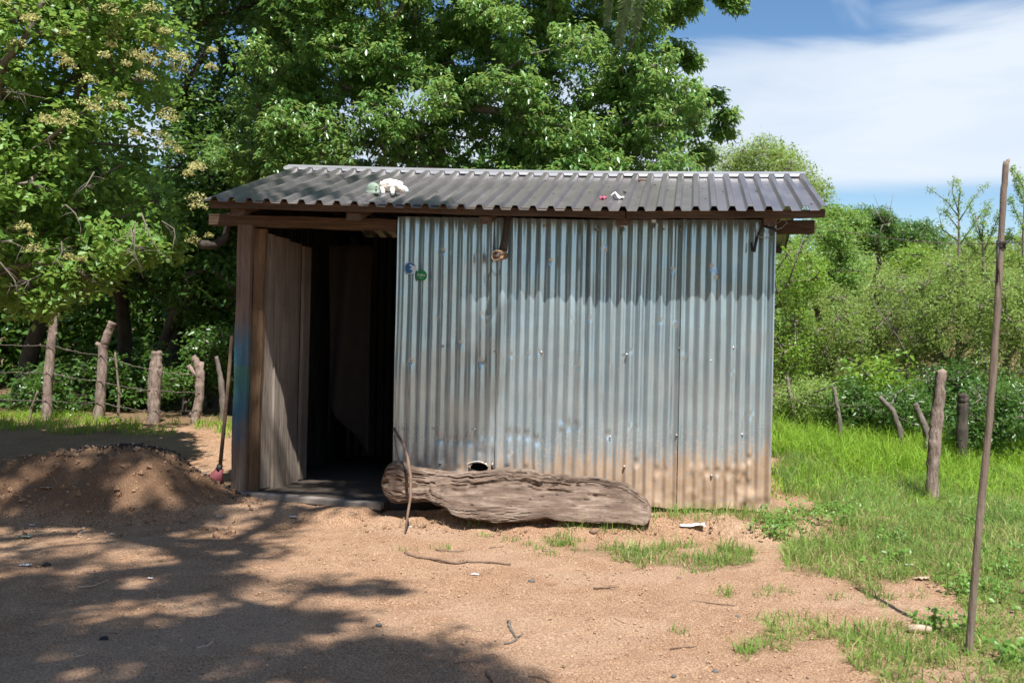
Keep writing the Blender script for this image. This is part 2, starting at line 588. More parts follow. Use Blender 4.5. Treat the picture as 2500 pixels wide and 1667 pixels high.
M['stgreen'] = plain('green_sticker', (0.008, 0.20, 0.045), 0.4, 0, 0.15, 30)
M['stwhite'] = plain('white_sticker', (0.55, 0.60, 0.66), 0.5, 0, 0.15, 40)
M['rope'] = plain('twine', (0.32, 0.21, 0.13), 0.95, 0, 0.3, 60)
M['flower'] = leaf_mat('cream_flower', (0.26, 0.31, 0.09), (0.48, 0.45, 0.19), (0.66, 0.58, 0.30), 0.7, 0.25, 0.2)
M['leafB'] = leaf_mat('glossy_leaf', (0.050, 0.140, 0.035), (0.125, 0.280, 0.065), (0.34, 0.43, 0.11), 0.34, 0.42, 0.9)
M['leafA'] = leaf_mat('soft_leaf', (0.065, 0.160, 0.032), (0.165, 0.315, 0.060), (0.32, 0.42, 0.09), 0.42, 0.42, 0.5)
M['leafC'] = leaf_mat('woodland_leaf', (0.035, 0.090, 0.022), (0.075, 0.165, 0.032), (0.17, 0.27, 0.045), 0.34, 0.36, 0.5)
M['leafS'] = leaf_mat('scrub_leaf', (0.095, 0.180, 0.036), (0.205, 0.320, 0.068), (0.36, 0.41, 0.11), 0.45, 0.42, 0.4)
M['leafY'] = leaf_mat('bright_leaf', (0.085, 0.19, 0.022), (0.17, 0.31, 0.035), (0.33, 0.42, 0.06), 0.38, 0.42, 0.4)
M['palm'] = leaf_mat('palm_leaf', (0.020, 0.038, 0.007), (0.034, 0.056, 0.010), (0.055, 0.075, 0.016), 0.6, 0.12, 0.2)  # leaf colour darkened to carry the shade on the backlit frond
M['grass'] = leaf_mat('grass_blade', (0.080, 0.185, 0.030), (0.165, 0.315, 0.050), (0.42, 0.38, 0.17), 0.5, 0.40, 0.3)
M['grassY'] = leaf_mat('tall_grass_blade', (0.13, 0.26, 0.028), (0.25, 0.42, 0.040), (0.44, 0.52, 0.10), 0.5, 0.45, 0.3)
M['drygrass'] = leaf_mat('dry_grass_blade', (0.22, 0.15, 0.08), (0.36, 0.26, 0.15), (0.46, 0.36, 0.22), 0.8, 0.25, 0.2)


# ================================================================== SETTING
# grass cover polygons in photograph pixels; used for the soil tint and for the blades
LAWN = [
    [(1885, 1050), (2900, 1040), (3600, 1667), (3600, 2600), (2330, 2600), (2175, 1667), (2230, 1625), (2330, 1600), (2260, 1560), (2300, 1490),
     (2400, 1440), (2330, 1390), (2200, 1440), (2050, 1440), (1945, 1400), (2010, 1370), (1965, 1320), (2060, 1270), (2040, 1240), (1960, 1215), (1885, 1190)],
    [(1760, 1590), (1830, 1540), (1905, 1505), (2010, 1525), (2100, 1535), (2300, 1560), (2340, 1640), (2180, 1640), (2080, 1575), (1950, 1585), (1850, 1605)],
    [(1375, 1345), (1450, 1325), (1540, 1330), (1640, 1345), (1730, 1340), (1800, 1355), (1850, 1380), (1790, 1395), (1690, 1382), (1600, 1385), (1480, 1370), (1390, 1365)],
]


def in_poly(px, py, poly):
    inside = np.zeros(px.shape, bool)
    n = len(poly)
    for i in range(n):
        x0, y0 = poly[i]; x1, y1 = poly[(i + 1) % n]
        if y0 == y1: continue
        c = ((y0 > py) != (y1 > py)) & (px < (x1 - x0) * (py - y0) / (y1 - y0) + x0)
        inside ^= c
    return inside


def lawn_mask(x, y, z, jit=26.0):
    ok = y > 1.2
    ys = np.where(ok, y, 10)
    px, py = proj(x, ys, z)
    s = jit * (py - CY) / 400.0
    px = px + s * fbm(x * 3.1, y * 3.1, 31) * 4
    py = py + s * 0.45 * fbm(x * 3.1, y * 3.1, 47) * 4
    m = np.zeros(px.shape, bool)
    for poly in LAWN:
        m |= in_poly(px, py, poly)
    return m & ok


def axis(lo, hi, step, far, growth=1.14):
    a = list(np.arange(lo, hi, step))
    s = step; v = lo
    left = []
    while v > -far:
        s *= growth; v -= s; left.append(v)
    s = step; v = a[-1]; right = []
    while v < far:
        s *= growth; v += s; right.append(v)
    return np.array(left[::-1] + a + right)


def build_ground():
    xs = axis(-5.6, 3.2, 0.042, 600)
    ys = axis(3.3, 8.6, 0.04, 600)
    X, Y = np.meshgrid(xs, ys)
    Z = ground_h(X, Y)
    near = (np.abs(X + 1) < 6) & (Y > 2.5) & (Y < 10)
    Z = Z + near * (0.022 * fbm(X * 4, Y * 4, 61) + 0.014 * fbm(X * 15, Y * 15, 62, 3))
    a, b = loc_ab(X, Y)
    bank = sst(-0.7, -0.5, b) * (1 - sst(-0.1, 0.05, b)) * sst(1.2, 1.5, a) * (1 - sst(4.9, 5.6, a))
    Z = Z + bank * 0.09 * fbm(X * 9, Y * 9, 71, 4)
    fl = (a > -0.05) & (a < 4.25) & (b > 0.06) & (b < 2.6)
    Z = np.where(fl, np.minimum(Z, 0.05), Z)
    damp = lawn_mask(X, Y, Z).astype(float) * np.clip(0.30 + 1.3 * fbm(X * 2.2, Y * 2.2, 501), 0, 0.6)
    damp = np.maximum(damp, 0.85 * sst(11.2, 12.4, Y + 0.9 * fbm(X, Y, 77)))
    damp = np.where(np.hypot(X, Y) > 30, 0.85, damp)
    nx, ny = len(xs), len(ys)
    idx = np.arange(nx * ny).reshape(ny, nx)
    f = np.stack([idx[:-1, :-1], idx[:-1, 1:], idx[1:, 1:], idx[1:, :-1]], -1).reshape(-1, 4)
    me = np_mesh('ground', np.stack([X, Y, Z], -1).reshape(-1, 3), f, {'damp': damp.ravel()})
    o = link('ground', me, M['soil'], None, True)
    tag(o, 'bare reddish dirt yard rising gently towards the woods', None, None, 'structure')


build_ground()


# ================================================================== SHED
shed = empty('shed', SO, -YAW)
tag(shed, 'small shed of corrugated zinc sheets with a low ribbed metal roof and open doorway', 'shed')

EAVE_B, RIDGE_B = -0.36, 1.24
aE0, zE0 = shed_uv(505, 490, EAVE_B)
aE1, zE1 = shed_uv(2022, 514, EAVE_B)
aR0, zR0 = shed_uv(692, 414, RIDGE_B)
aR1, zR1 = shed_uv(1966, 432, RIDGE_B)
A0, A1 = 0.5 * (aE0 + aR0), 0.5 * (aE1 + aR1)


def roof_z(a, s):
    """roof surface height (shed frame); s = 0 at the eave, 1 at the ridge"""
    t = (a - A0) / (A1 - A0)
    ze = zE0 + (zE1 - zE0) * t - 0.035 * math.sin(math.pi * min(max(t, 0), 1))
    zr = zR0 + (zR1 - zR0) * t - 0.02 * math.sin(math.pi * min(max(t, 0), 1))
    return ze + (zr - ze) * s


NR = 35
PITCH = (A1 - A0) / NR


def build_roof():
    prof = [(0.0, 0.0), (0.50, 0.0), (0.62, 1.0), (0.87, 1.0), (0.99, 0.0)]
    rows = 9
    per = 5
    for side in (0, 1):
        k = 0
        si = 0
        while k < NR:
            n = min(per, NR - k)
            cols = []
            for i in range(n):
                for (fx, h) in prof:
                    cols.append((A0 + (k + i + fx) * PITCH, h))
            cols.append((A0 + (k + n) * PITCH - 0.001 + 0.02 * (k + n < NR), 0.0))
            V = []
            lap = 0.0015 * (si % 2)
            for r in range(rows):
                s = r / (rows - 1)
                for (a, h) in cols:
                    ov = (0.006 * math.sin(si * 2.3 + 1) if r == 0 else 0)
                    b = EAVE_B + ov + (RIDGE_B - EAVE_B) * s
                    z = roof_z(a, s) + 0.034 * h + lap + 0.003 * float(fbm(a * 4, s * 5, 5 + side))
                    if side:
                        b = 2 * RIDGE_B - b
                    V.append((a, b, z))
            nc = len(cols)
            fcs = [[r * nc + c, r * nc + c + 1, (r + 1) * nc + c + 1, (r + 1) * nc + c] for r in range(rows - 1) for c in range(nc - 1)]
            if side:
                fcs = [f[::-1] for f in fcs]
            o = link('roof_sheet', np_mesh('roof_sheet', np.array(V), np.array(fcs)), M['roof'], shed)
            so = o.modifiers.new('thick', 'SOLIDIFY'); so.thickness = 0.0016; so.offset = 1
            k += n; si += 1
    # ridge cap: a bent strip with a turned-down flap in every pan
    mb = MB()
    for i in range(NR):
        a0 = A0 + i * PITCH; a1 = a0 + PITCH + (0.001 if i < NR - 1 else 0)
        for sgn in (1, -1):
            fl = 0.038
            def P(a, s, dz):
                b = EAVE_B + (RIDGE_B - EAVE_B) * s
                return (a, b if sgn > 0 else 2 * RIDGE_B - b, roof_z(a, s) + dz)
            q = [P(a0, 0.945, fl), P(a1, 0.945, fl), P(a1, 1.0, fl + 0.006), P(a0, 1.0, fl + 0.006)]
            mb.add(q, [(0, 1, 2, 3) if sgn > 0 else (3, 2, 1, 0)])
            p0, p1 = a0 + 0.0 * PITCH, a0 + 0.50 * PITCH
            w0, w1 = a0 - 0.10 * PITCH, a0 + 0.60 * PITCH
            dip = 0.006 + 0.004 * math.sin(i * 1.7)
            q = [P(w0, 0.945, fl - 0.001), P(w1, 0.945, fl - 0.001), P(p1, 0.941, dip + 0.008), P(p0, 0.941, dip + 0.008)]
            mb.add(q, [(3, 2, 1, 0) if sgn > 0 else (0, 1, 2, 3)])
    o = mb.build('ridge_cap', M['ridge'], shed)
    so = o.modifiers.new('thick', 'SOLIDIFY'); so.thickness = 0.002; so.offset = 1


build_roof()


def bar(name, a0, z0, a1, z1, b, hh, tt, mat, parent=shed, bev=0.004, seg=8, wob=0.004):
    """horizontal timber from (a0,z0) to (a1,z1) (top edge), height hh, thickness tt, front face at b"""
    mb = MB()
    vs_ = []; fs_ = []
    for i in range(seg + 1):
        t = i / seg
        a = a0 + (a1 - a0) * t; z = z0 + (z1 - z0) * t + wob * math.sin(i * 2.1 + a0 * 3)
        db = wob * math.sin(i * 1.3 + 2)
        vs_ += [(a, b + db, z - hh), (a, b + db + tt, z - hh), (a, b + db + tt, z), (a, b + db, z)]
    for i in range(seg):
        o = i * 4
        for k in range(4):
            k2 = (k + 1) % 4
            fs_.append((o + k, o + 4 + k, o + 4 + k2, o + k2))
    fs_.append((0, 1, 2, 3)); e = seg * 4; fs_.append((e + 3, e + 2, e + 1, e))
    mb.add(vs_, fs_)
    return mb.build(name, mat, parent, False, bev)


def build_timber():
    # purlin under the eave, in two lengths
    for (p0, p1, q0, q1) in ((512, 1527, 496, 524), (1529, 2014, 524, 522)):
        a0, _ = shed_uv(p0, q0, -0.30); a1, _ = shed_uv(p1, q1, -0.30)
        bar('purlin', a0, roof_z(a0, 0.04) - 0.006, a1, roof_z(a1, 0.04) - 0.006, -0.31, 0.058, 0.05, M['wood_h'])
    # rafters: front ends show below the purlin
    for (p0, p1, q) in ((562, 596, 514), (845, 880, 524), (1169, 1199, 532), (1503, 1535, 538), (1866, 1897, 534)):
        a0, _ = shed_uv(p0, q, -0.27); a1, _ = shed_uv(p1, q, -0.27)
        am = 0.5 * (a0 + a1)
        for sgn in (1, -1):
            mb = MB()
            vs_ = []
            for s in (0.055, 1.0):
                b = EAVE_B + (RIDGE_B - EAVE_B) * s
                if sgn < 0: b = 2 * RIDGE_B - b
                zt = roof_z(am, s) - 0.066
                for (aa, zz) in ((a0, zt - 0.058), (a1, zt - 0.058), (a1, zt), (a0, zt)):
                    vs_.append((aa, b, zz))
            mb.add(vs_, [(0, 1, 2, 3), (7, 6, 5, 4), (0, 4, 5, 1), (1, 5, 6, 2), (2, 6, 7, 3), (3, 7, 4, 0)])
            mb.build('rafter', M['wood_d'], shed, False, 0.004)
    # back purlin
    bar('purlin', A0 + 0.05, roof_z(A0, 0.04) - 0.006, A1 - 0.05, roof_z(A1, 0.04) - 0.006, 2 * RIDGE_B - EAVE_B - 0.08, 0.058, 0.05, M['wood_h'])
    # wall plate over the doorway, sticking out past both corners
    a0, z0 = shed_uv(508, 521, 0.0); a1, z1 = shed_uv(1990, 538, 0.0)
    am, zm = shed_uv(978, 536, 0.0)
    bar('wall_plate', a0, z0, am, zm - 0.0, 0.004, 0.088, 0.09, M['wood_h'], bev=0.006)
    bar('wall_plate', am + 0.002, zm, a1, z1, 0.012, 0.10, 0.09, M['wood_h'], bev=0.006)
    # posts
    def post(name, p0, p1, ptop, pbot, b, th, mat, lean=0.0):
        x0, zt = shed_uv(p0, ptop, b); x1, _ = shed_uv(p1, ptop, b)
        y0, zb = shed_uv(p0 + lean, pbot, b); y1, _ = shed_uv(p1 + lean, pbot, b)
        mb = MB(); vs_ = []; n = 10
        for i in range(n + 1):
            t = i / n
            z = zb + (zt - zb) * t
            l = y0 + (x0 - y0) * t + 0.004 * math.sin(i * 1.9); r = y1 + (x1 - y1) * t + 0.004 * math.sin(i * 1.3 + 1)
            vs_ += [(l, b, z), (r, b, z), (r, b + th, z), (l, b + th, z)]
        fs_ = []
        for i in range(n):
            o = i * 4
            for k in range(4):
                k2 = (k + 1) % 4
                fs_.append((o + k, o + k2, o + 4 + k2, o + 4 + k))
        fs_.append((3, 2, 1, 0)); e = n * 4; fs_.append((e, e + 1, e + 2, e + 3))
        mb.add(vs_, fs_)
        return mb.build(name, mat, shed, False, 0.006)
    o = post('door_post', 580, 614, 547, 1215, 0.0, 0.12, M['post'], -19)
    o['label'] = 'left door post with worn blue paint on its lower half'
    post('door_jamb', 621, 648, 558, 1200, 0.045, 0.05, M['jamb'], -21)
    # edge post behind the sheet at the right of the doorway
    post('door_jamb', 970, 984, 560, 1230, 0.03, 0.06, M['jamb'], -10)
    post('corner_post', 1868, 1884, 568, 1245, 0.03, 0.09, M['wood_v'], -14)


build_timber()


# ---- corrugated wall sheets
def shade_zinc_mat():  # near-black zinc: the darkness inside the shed is put into this colour
    m, t, p, out = new_mat('shade_darkened_zinc')
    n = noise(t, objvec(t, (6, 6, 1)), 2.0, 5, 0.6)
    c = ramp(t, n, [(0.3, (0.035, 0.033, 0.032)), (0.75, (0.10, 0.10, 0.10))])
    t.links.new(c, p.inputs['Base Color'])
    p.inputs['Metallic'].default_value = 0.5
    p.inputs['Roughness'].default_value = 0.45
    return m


M['zinc_shade'] = shade_zinc_mat()


def sheet(name, a0, a1, zt, zb, off=0.0, seed=0, dents=(), horiz=None, parent=shed, hole=None, wavy=1.0, along='x', base=0.0, mat='zinc', lip=False):
    """corrugated sheet; along='x': in the front plane (base = b), along='y': in a side plane (base = a)"""
    pit = 0.0765
    na = int((a1 - a0) / pit * 9) + 1
    nz = 150 if mat == 'zinc' else 36
    As = np.linspace(a0, a1, na)
    T = np.linspace(0, 1, nz)
    AA, TT = np.meshgrid(As, T)
    tz = zt(AA) if callable(zt) else zt
    bz = zb(AA) if callable(zb) else zb
    ZZ = bz + (tz - bz) * TT
    ph = 2 * np.pi * AA / pit + 1.5 * fbm(AA * 2.5, ZZ * 0.4, 90 + seed) * 2
    amp = 0.0104 * (1 + 0.55 * fbm(AA * 6, ZZ * 0.7, 95 + seed) * 2)
    prof = np.sin(ph) + 0.04 * np.sin(2 * ph + 0.6)
    flat = np.ones_like(ZZ)
    B = 0.012 * wavy * fbm(AA * 1.6, ZZ * 1.3, 99 + seed) * 2
    for (da, dz, dr, dd) in dents:
        rr_ = np.sqrt(((AA - da) / (dr * 1.15)) ** 2 + ((ZZ - dz) / (dr * 0.75)) ** 2 + 0.02)
        g = np.clip(1.1 - rr_, 0, 1)
        B += 0.6 * dd * g
        flat *= 1 - 0.6 * np.clip(g * 1.6, 0, 1)
    if lip:      # free edges of a lapping sheet stand a little proud
        B -= 0.014 * (1 - sst(a0, a0 + 0.035, AA)) + 0.014 * sst(a1 - 0.035, a1, AA)
    B += -amp * prof * flat
    # buckled lower edge
    low = 1 - sst(0.0, 0.28, ZZ - bz)
    B += low * 0.020 * fbm(AA * 9, ZZ * 8, 120 + seed, 3) * 2 * wavy
    ZZ = ZZ + (1 - sst(0.0, 0.03, TT)) * 0.05 * fbm(AA * 7, AA * 0, 130 + seed, 4)
    if along == 'x':
        V = np.stack([AA, base + off + B, ZZ], -1)
    else:
        V = np.stack([base + off + B, AA, ZZ], -1)
    idx = np.arange(na * nz).reshape(nz, na)
    f = np.stack([idx[:-1, :-1], idx[:-1, 1:], idx[1:, 1:], idx[1:, :-1]], -1).reshape(-1, 4)
    if hole is not None:
        cx = AA[:-1, :-1].ravel(); cz = ZZ[:-1, :-1].ravel()
        d = ((cx - hole[0]) / hole[2]) ** 2 + ((cz - hole[1]) / hole[3]) ** 2
        f = f[d > 1]
    o = link(name, np_mesh(name, V.reshape(-1, 3), f), M[mat], parent, True)
    return o


WB = -0.028


def build_walls():
    seams_px = [977, 1222, 1412, 1668, 1895]
    bott = [1215, 1235, 1238, 1240, 1246]
    tops = [532, 535, 540, 540, 540]
    rr = random.Random(5)
    # dents seen in the photograph: rows of dimples where the sheet was nailed and kicked
    dpx = [(1145, 1075, 20, .014), (1190, 1085, 26, -.012), (1250, 1060, 22, .013), (1285, 1062, 18, .014), (1310, 1075, 18, .013),
           (1395, 1040, 22, .012), (1488, 1062, 16, .014), (1370, 1040, 14, -.01), (1075, 1070, 18, .011), (1110, 1075, 16, .011),
           (1020, 1140, 18, .012), (1055, 1145, 16, .012), (1085, 1140, 20, -.012), (1125, 1145, 16, .012), (1240, 1145, 16, .012),
           (1290, 1145, 16, .012), (1555, 1130, 18, .012), (1610, 1150, 20, .014), (1700, 1145, 22, -.014), (1728, 1152, 16, .014),
           (1755, 1152, 16, .014), (1785, 1155, 22, .016), (1815, 1185, 24, .018), (1830, 1215, 26, -.016), (1805, 1145, 20, -.014),
           (1850, 1230, 24, .02), (1740, 655, 14, .012), (1745, 670, 18, -.01), (1078, 615, 14, .012), (1165, 612, 12, .014),
           (1250, 868, 12, .008), (1285, 866, 12, .008), (1320, 860, 12, .01), (1475, 605, 12, -.008), (1600, 545, 14, .012),
           (1070, 770, 10, .008), (1180, 770, 10, .008), (1515, 555, 14, .01), (1400, 780, 10, .008), (1610, 785, 10, .01),
           (1655, 790, 14, -.009), (1345, 640, 10, .01), (1440, 780, 10, -.008), (1830, 1120, 16, .01), (1640, 660, 10, .008)]
    dents = [(*shed_uv(px, py, WB), r / 313.0 * (1.0 if py > 1000 else 0.7), d * (1.0 if py > 1000 else 0.45)) for (px, py, r, d) in dpx]
    for _ in range(12):
        px, py = rr.uniform(990, 1880), rr.uniform(820, 1120)
        dents.append((*shed_uv(px, py, WB), rr.uniform(6, 13) / 313, rr.uniform(-.004, .006)))
    hole = (*shed_uv(1168, 1142, WB), 0.068, 0.040)
    for i in range(4):
        a0, z0 = shed_uv(seams_px[i], tops[i], WB); a1, z1 = shed_uv(seams_px[i + 1], tops[i + 1], WB)
        _, b0 = shed_uv(seams_px[i], bott[i], WB); _, b1 = shed_uv(seams_px[i + 1], bott[i + 1], WB)
        if i < 3: a1 += 0.05
        zt = lambda A, a0=a0, a1=a1, z0=z0, z1=z1: z0 + (z1 - z0) * (A - a0) / (a1 - a0) + 0.01
        # left edge of the first sheet leans a little: shear by the foot
        zb = lambda A, a0=a0, a1=a1, b0=b0, b1=b1: b0 + (b1 - b0) * (A - a0) / (a1 - a0)
        sheet('wall_sheet', a0 - (0.02 if i == 0 else 0.0), a1, zt, zb, (0.0, -0.010, 0.0, -0.010)[i], 3 * i, dents, hole=hole if i == 0 else None, base=WB, lip=(i % 2 == 1))
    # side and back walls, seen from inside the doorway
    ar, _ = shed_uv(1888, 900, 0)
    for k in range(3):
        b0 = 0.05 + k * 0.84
        sheet('wall_sheet', b0, b0 + 0.87, 2.2, -0.03, 0.004 * (k % 2), 40 + k, along='y', base=ar - 0.03, mat='zinc_shade')
        sheet('wall_sheet', b0, b0 + 0.87, 2.2, -0.03, 0.004 * (k % 2), 50 + k, along='y', base=0.03, mat='zinc_shade')
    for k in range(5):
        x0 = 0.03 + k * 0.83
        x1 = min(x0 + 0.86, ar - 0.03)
        sheet('wall_sheet', x0, x1, roof_z(1.0, 0.15) - 0.03, -0.03, 0.004 * (k % 2), 60 + k, base=2.55, mat='zinc_shade')
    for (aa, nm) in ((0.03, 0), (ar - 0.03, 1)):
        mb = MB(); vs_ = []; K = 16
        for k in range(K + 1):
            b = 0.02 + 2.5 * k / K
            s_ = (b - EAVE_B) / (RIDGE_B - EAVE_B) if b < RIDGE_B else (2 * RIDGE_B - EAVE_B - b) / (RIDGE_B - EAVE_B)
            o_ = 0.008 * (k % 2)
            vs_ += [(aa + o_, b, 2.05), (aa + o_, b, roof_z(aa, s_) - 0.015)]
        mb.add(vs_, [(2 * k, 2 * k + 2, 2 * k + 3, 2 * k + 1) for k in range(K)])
        mb.build('gable_sheet', M['zinc_shade'], shed)
    # bent-up flap at the tear
    ha, hz = hole[0], hole[1]
    mb = MB()
    vs_ = []; fs_ = []
    n, m = 9, 5
    for i in range(n):
        t = i / (n - 1)
        a = ha - 0.075 + 0.15 * t
        arch = 0.030 * math.sin(math.pi * (0.1 + 0.8 * t))
        for j in range(m):
            s = j / (m - 1)
            vs_.append((a + 0.006 * math.sin(j + i), WB - 0.012 - 0.035 * math.sin(s * 2.2), hz + 0.012 + arch + 0.022 * (1 - math.cos(s * 2.4)) - 0.02 * s))
    for i in range(n - 1):
        for j in range(m - 1):
            fs_.append((i * m + j, (i + 1) * m + j, (i + 1) * m + j + 1, i * m + j + 1))
    mb.add(vs_, fs_)
    mb.build('torn_flap', M['zinc'], shed, True)
    # nails with washers
    mb = MB()
    npx = [(1082, 845), (1213, 858), (1322, 860), (1418, 862), (1530, 865), (1660, 850), (1790, 848), (1530, 866), (1790, 850), (1735, 880),
           (1075, 1130), (1203, 1133), (1312, 1132), (1412, 1140), (1524, 1138), (1655, 1152), (1737, 1160), (1085, 552), (1225, 555), (1330, 552),
           (1425, 565), (1460, 560), (1620, 560), (1663, 560), (1788, 560), (1065, 1046), (1160, 1048), (1410, 1058), (1490, 1066), (1652, 1062), (1812, 1060), (990, 1046)]
    for (px, py) in npx:
        a, z = shed_uv(px, py, WB)
        y = WB - 0.016
        ring = [(a + 0.0085 * math.cos(k * 1.0472), y, z + 0.0085 * math.sin(k * 1.0472)) for k in range(6)]
        ring2 = [(a + 0.011 * math.cos(k * 1.0472), y + 0.012, z + 0.011 * math.sin(k * 1.0472)) for k in range(6)]
        mb.add(ring + ring2 + [(a, y - 0.004, z)], [(k, (k + 1) % 6, 12) for k in range(6)] + [(k + 6, (k + 1) % 6 + 6, (k + 1) % 6, k) for k in range(6)])
    o = mb.build('nail_heads', M['nail'], shed, True)
    o['kind'] = 'stuff'


build_walls()


def build_door():
    door = empty('door')
    door.parent = shed
    ah, zt = shed_uv(640, 566, 0.07)
    af, _ = shed_uv(752, 605, 0.82)
    _, zb = shed_uv(628, 1196, 0.07)
    hinge = Vector((ah - 0.03, 0.075)); free = Vector((af, 0.82))
    dv = (free - hinge); L = dv.length; dv.normalize()
    nv = Vector((dv.y, -dv.x))             # faces right, into the doorway
    edges = [0.0, 0.20, 0.42, 0.62, L]
    cuts = [0.0, -0.035, -0.02, 0.012]
    tops = [0.0, -0.005, -0.02, -0.035]
    for i in range(4):
        e0, e1 = edges[i] + 0.006, edges[i + 1] - 0.010
        mb = MB(); vs_ = []; n = 14
        th = 0.026
        for k in range(n + 1):
            t = k / n
            z = zb + cuts[i] + (zt + tops[i] - zb - cuts[i]) * t
            warp = (0.0, 0.012, -0.004, 0.009)[i] + 0.006 * math.sin(2.2 * t + i * 2) + (0.02 * max(0, 0.16 - t) / 0.16 * (1 if i == 2 else 0.2))
            s0 = e0 + (0.012 if i == 2 else 0) * max(0, 1 - t * 3)
            sag = -0.04 * e0
            for (s, d) in ((s0, 0), (e1, 0), (e1, th), (s0, th)):
                q = hinge + dv * s + nv * (d + warp)
                vs_.append((q.x, q.y, z - 0.03 * s))
        fs_ = []
        for k in range(n):
            o = k * 4
            for j in range(4):
                j2 = (j + 1) % 4
                fs_.append((o + j, o + j2, o + 4 + j2, o + 4 + j))
        fs_.append((3, 2, 1, 0)); e = n * 4; fs_.append((e, e + 1, e + 2, e + 3))
        mb.add(vs_, fs_)
        mb.build('plank', M['wood_v'], door, False, 0.003)
    # ledger on the back of the leaf
    for z in (0.35, 1.55):
        mb = MB(); vs_ = []
        for s in (0.03, L - 0.05):
            for (d, zz) in ((-0.03, z), (-0.004, z), (-0.004, z + 0.1), (-0.03, z + 0.1)):
                q = hinge + dv * s + nv * d
                vs_.append((q.x, q.y, zz))
        mb.add(vs_, [(0, 1, 2, 3), (7, 6, 5, 4), (0, 4, 5, 1), (1, 5, 6, 2), (2, 6, 7, 3), (3, 7, 4, 0)])
        mb.build('ledger', M['jamb'], door, False, 0.003)


build_door()


def build_floor():
    # concrete floor slab: its front edge steps out towards the right of the doorway
    ar, _ = shed_uv(1888, 900, 0)
    al, zl = shed_uv(600, 1197, -0.02)
    am, zm = shed_uv(930, 1224, -0.20)
    mb = MB()
    pts = [(0.02, -0.015), (al + 0.02, -0.02), (am, -0.20), (am, 0.0), (ar - 0.06, 0.0), (ar - 0.06, 2.5), (0.05, 2.5)]
    zt = [0.012, 0.012, -0.012, -0.012, -0.015, 0.0, 0.0]
    n = len(pts)
    vs_ = [(p[0], p[1], z) for p, z in zip(pts, zt)] + [(p[0], p[1], -0.20) for p in pts]
    fs_ = [tuple(range(n)), tuple(range(2 * n - 1, n - 1, -1))] + [(i + n, (i + 1) % n + n, (i + 1) % n, i) for i in range(n)]
    mb.add(vs_, fs_)
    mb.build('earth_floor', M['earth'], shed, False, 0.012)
    mb = MB()
    q = [(0.05, -0.035), (al + 0.02, -0.035), (am + 0.004, -0.215), (am + 0.004, -0.13), (al + 0.1, 0.05), (0.05, 0.05)]
    zz = [0.018, 0.018, -0.006, -0.006, 0.016, 0.018]
    n = len(q)
    mb.add([(p[0], p[1], z) for p, z in zip(q, zz)] + [(p[0], p[1], z - 0.05) for p, z in zip(q, zz)],
           [tuple(range(n)), tuple(range(2 * n - 1, n - 1, -1))] + [(i + n, (i + 1) % n + n, (i + 1) % n, i) for i in range(n)])
    mb.build('sill', M['concrete'], shed, False, 0.008)


build_floor()


def disc_on_wall(name, px, py, r, mat, label, cut=None, lift=0.004, n=40):
    """round sticker following the corrugation crests"""
    a, z = shed_uv(px, py, WB)
    V = [(0, 0)]
    rings = 6
    for j in range(1, rings + 1):
        for k in range(n):
            an = 2 * math.pi * k / n
            rr_ = r * j / rings
            if j == rings: rr_ *= 1 + 0.02 * math.sin(k * 2.7)
            V.append((rr_ * math.cos(an), rr_ * math.sin(an)))
    P = []
    for (x, y) in V:
        P.append((x, -0.0125 - lift + 0.010 * (0.5 - 0.5 * math.cos(x / 0.0765 * 2 * math.pi)) * 0.5, y))
    fs_ = [(0, 1 + k, 1 + (k + 1) % n) for k in range(n)]
    for j in range(rings - 1):
        for k in range(n):
            fs_.append((1 + j * n + k, 1 + (j + 1) * n + k, 1 + (j + 1) * n + (k + 1) % n, 1 + j * n + (k + 1) % n))
    if cut:
        fs_ = [f for f in fs_ if cut(sum(V[i][0] for i in f) / len(f) / r, sum(V[i][1] for i in f) / len(f) / r)]
    me = bpy.data.meshes.new(name); me.from_pydata(P, [], fs_); me.update()
    return me, a, z


def build_stickers():
    me, a, z = disc_on_wall('sticker', 1003, 655, 0.046, None, '')
    s = link('sticker', me, M['stwhite'], None, True)
    s.location = W(a, WB, z); s.rotation_euler = (0, 0, -YAW)
    tag(s, 'torn round blue sticker with white rim on the shed wall by the doorway', 'sticker')
    me, _, _ = disc_on_wall('blue_print', 1003, 655, 0.042, None, '', cut=lambda x, y: x + 0.25 * y < 0.12 + 0.2 * math.sin(9 * y) or y > 0.62 - 0.3 * x, lift=0.0055)
    link('blue_print', me, M['stblue'], s, True)
    me, a, z = disc_on_wall('sticker', 1030, 673, 0.043, None, '')
    g = link('sticker', me, M['stgreen'], None, True)
    g.location = W(a, WB, z); g.rotation_euler = (0, 0, -YAW)
    tag(g, 'round green sticker with white lettering on the corrugated wall', 'sticker')
    cu = bpy.data.curves.new('lettering', 'FONT')
    cu.body = 'Celisa'; cu.size = 0.026; cu.align_x = 'CENTER'; cu.align_y = 'CENTER'; cu.extrude = 0.0006
    tmp = bpy.data.objects.new('tmp', cu); C.objects.link(tmp)
    bpy.context.view_layer.update()
    tm = bpy.data.meshes.new_from_object(tmp.evaluated_get(bpy.context.evaluated_depsgraph_get()))
    bpy.data.objects.remove(tmp)
    o = link('lettering', tm, M['white'], g)
    o.rotation_euler = (R(90), 0, 0); o.location = (0.0, -0.0212, 0.004)
    mb = MB()
    mb.add([(-0.018, -0.0206, -0.013), (0.02, -0.0206, -0.015), (0.012, -0.0206, -0.022), (-0.01, -0.0206, -0.021)], [(0, 1, 2, 3)])
    mb.build('swoosh', plain('pale_green_print', (0.16, 0.36, 0.20), 0.5), g)


build_stickers()

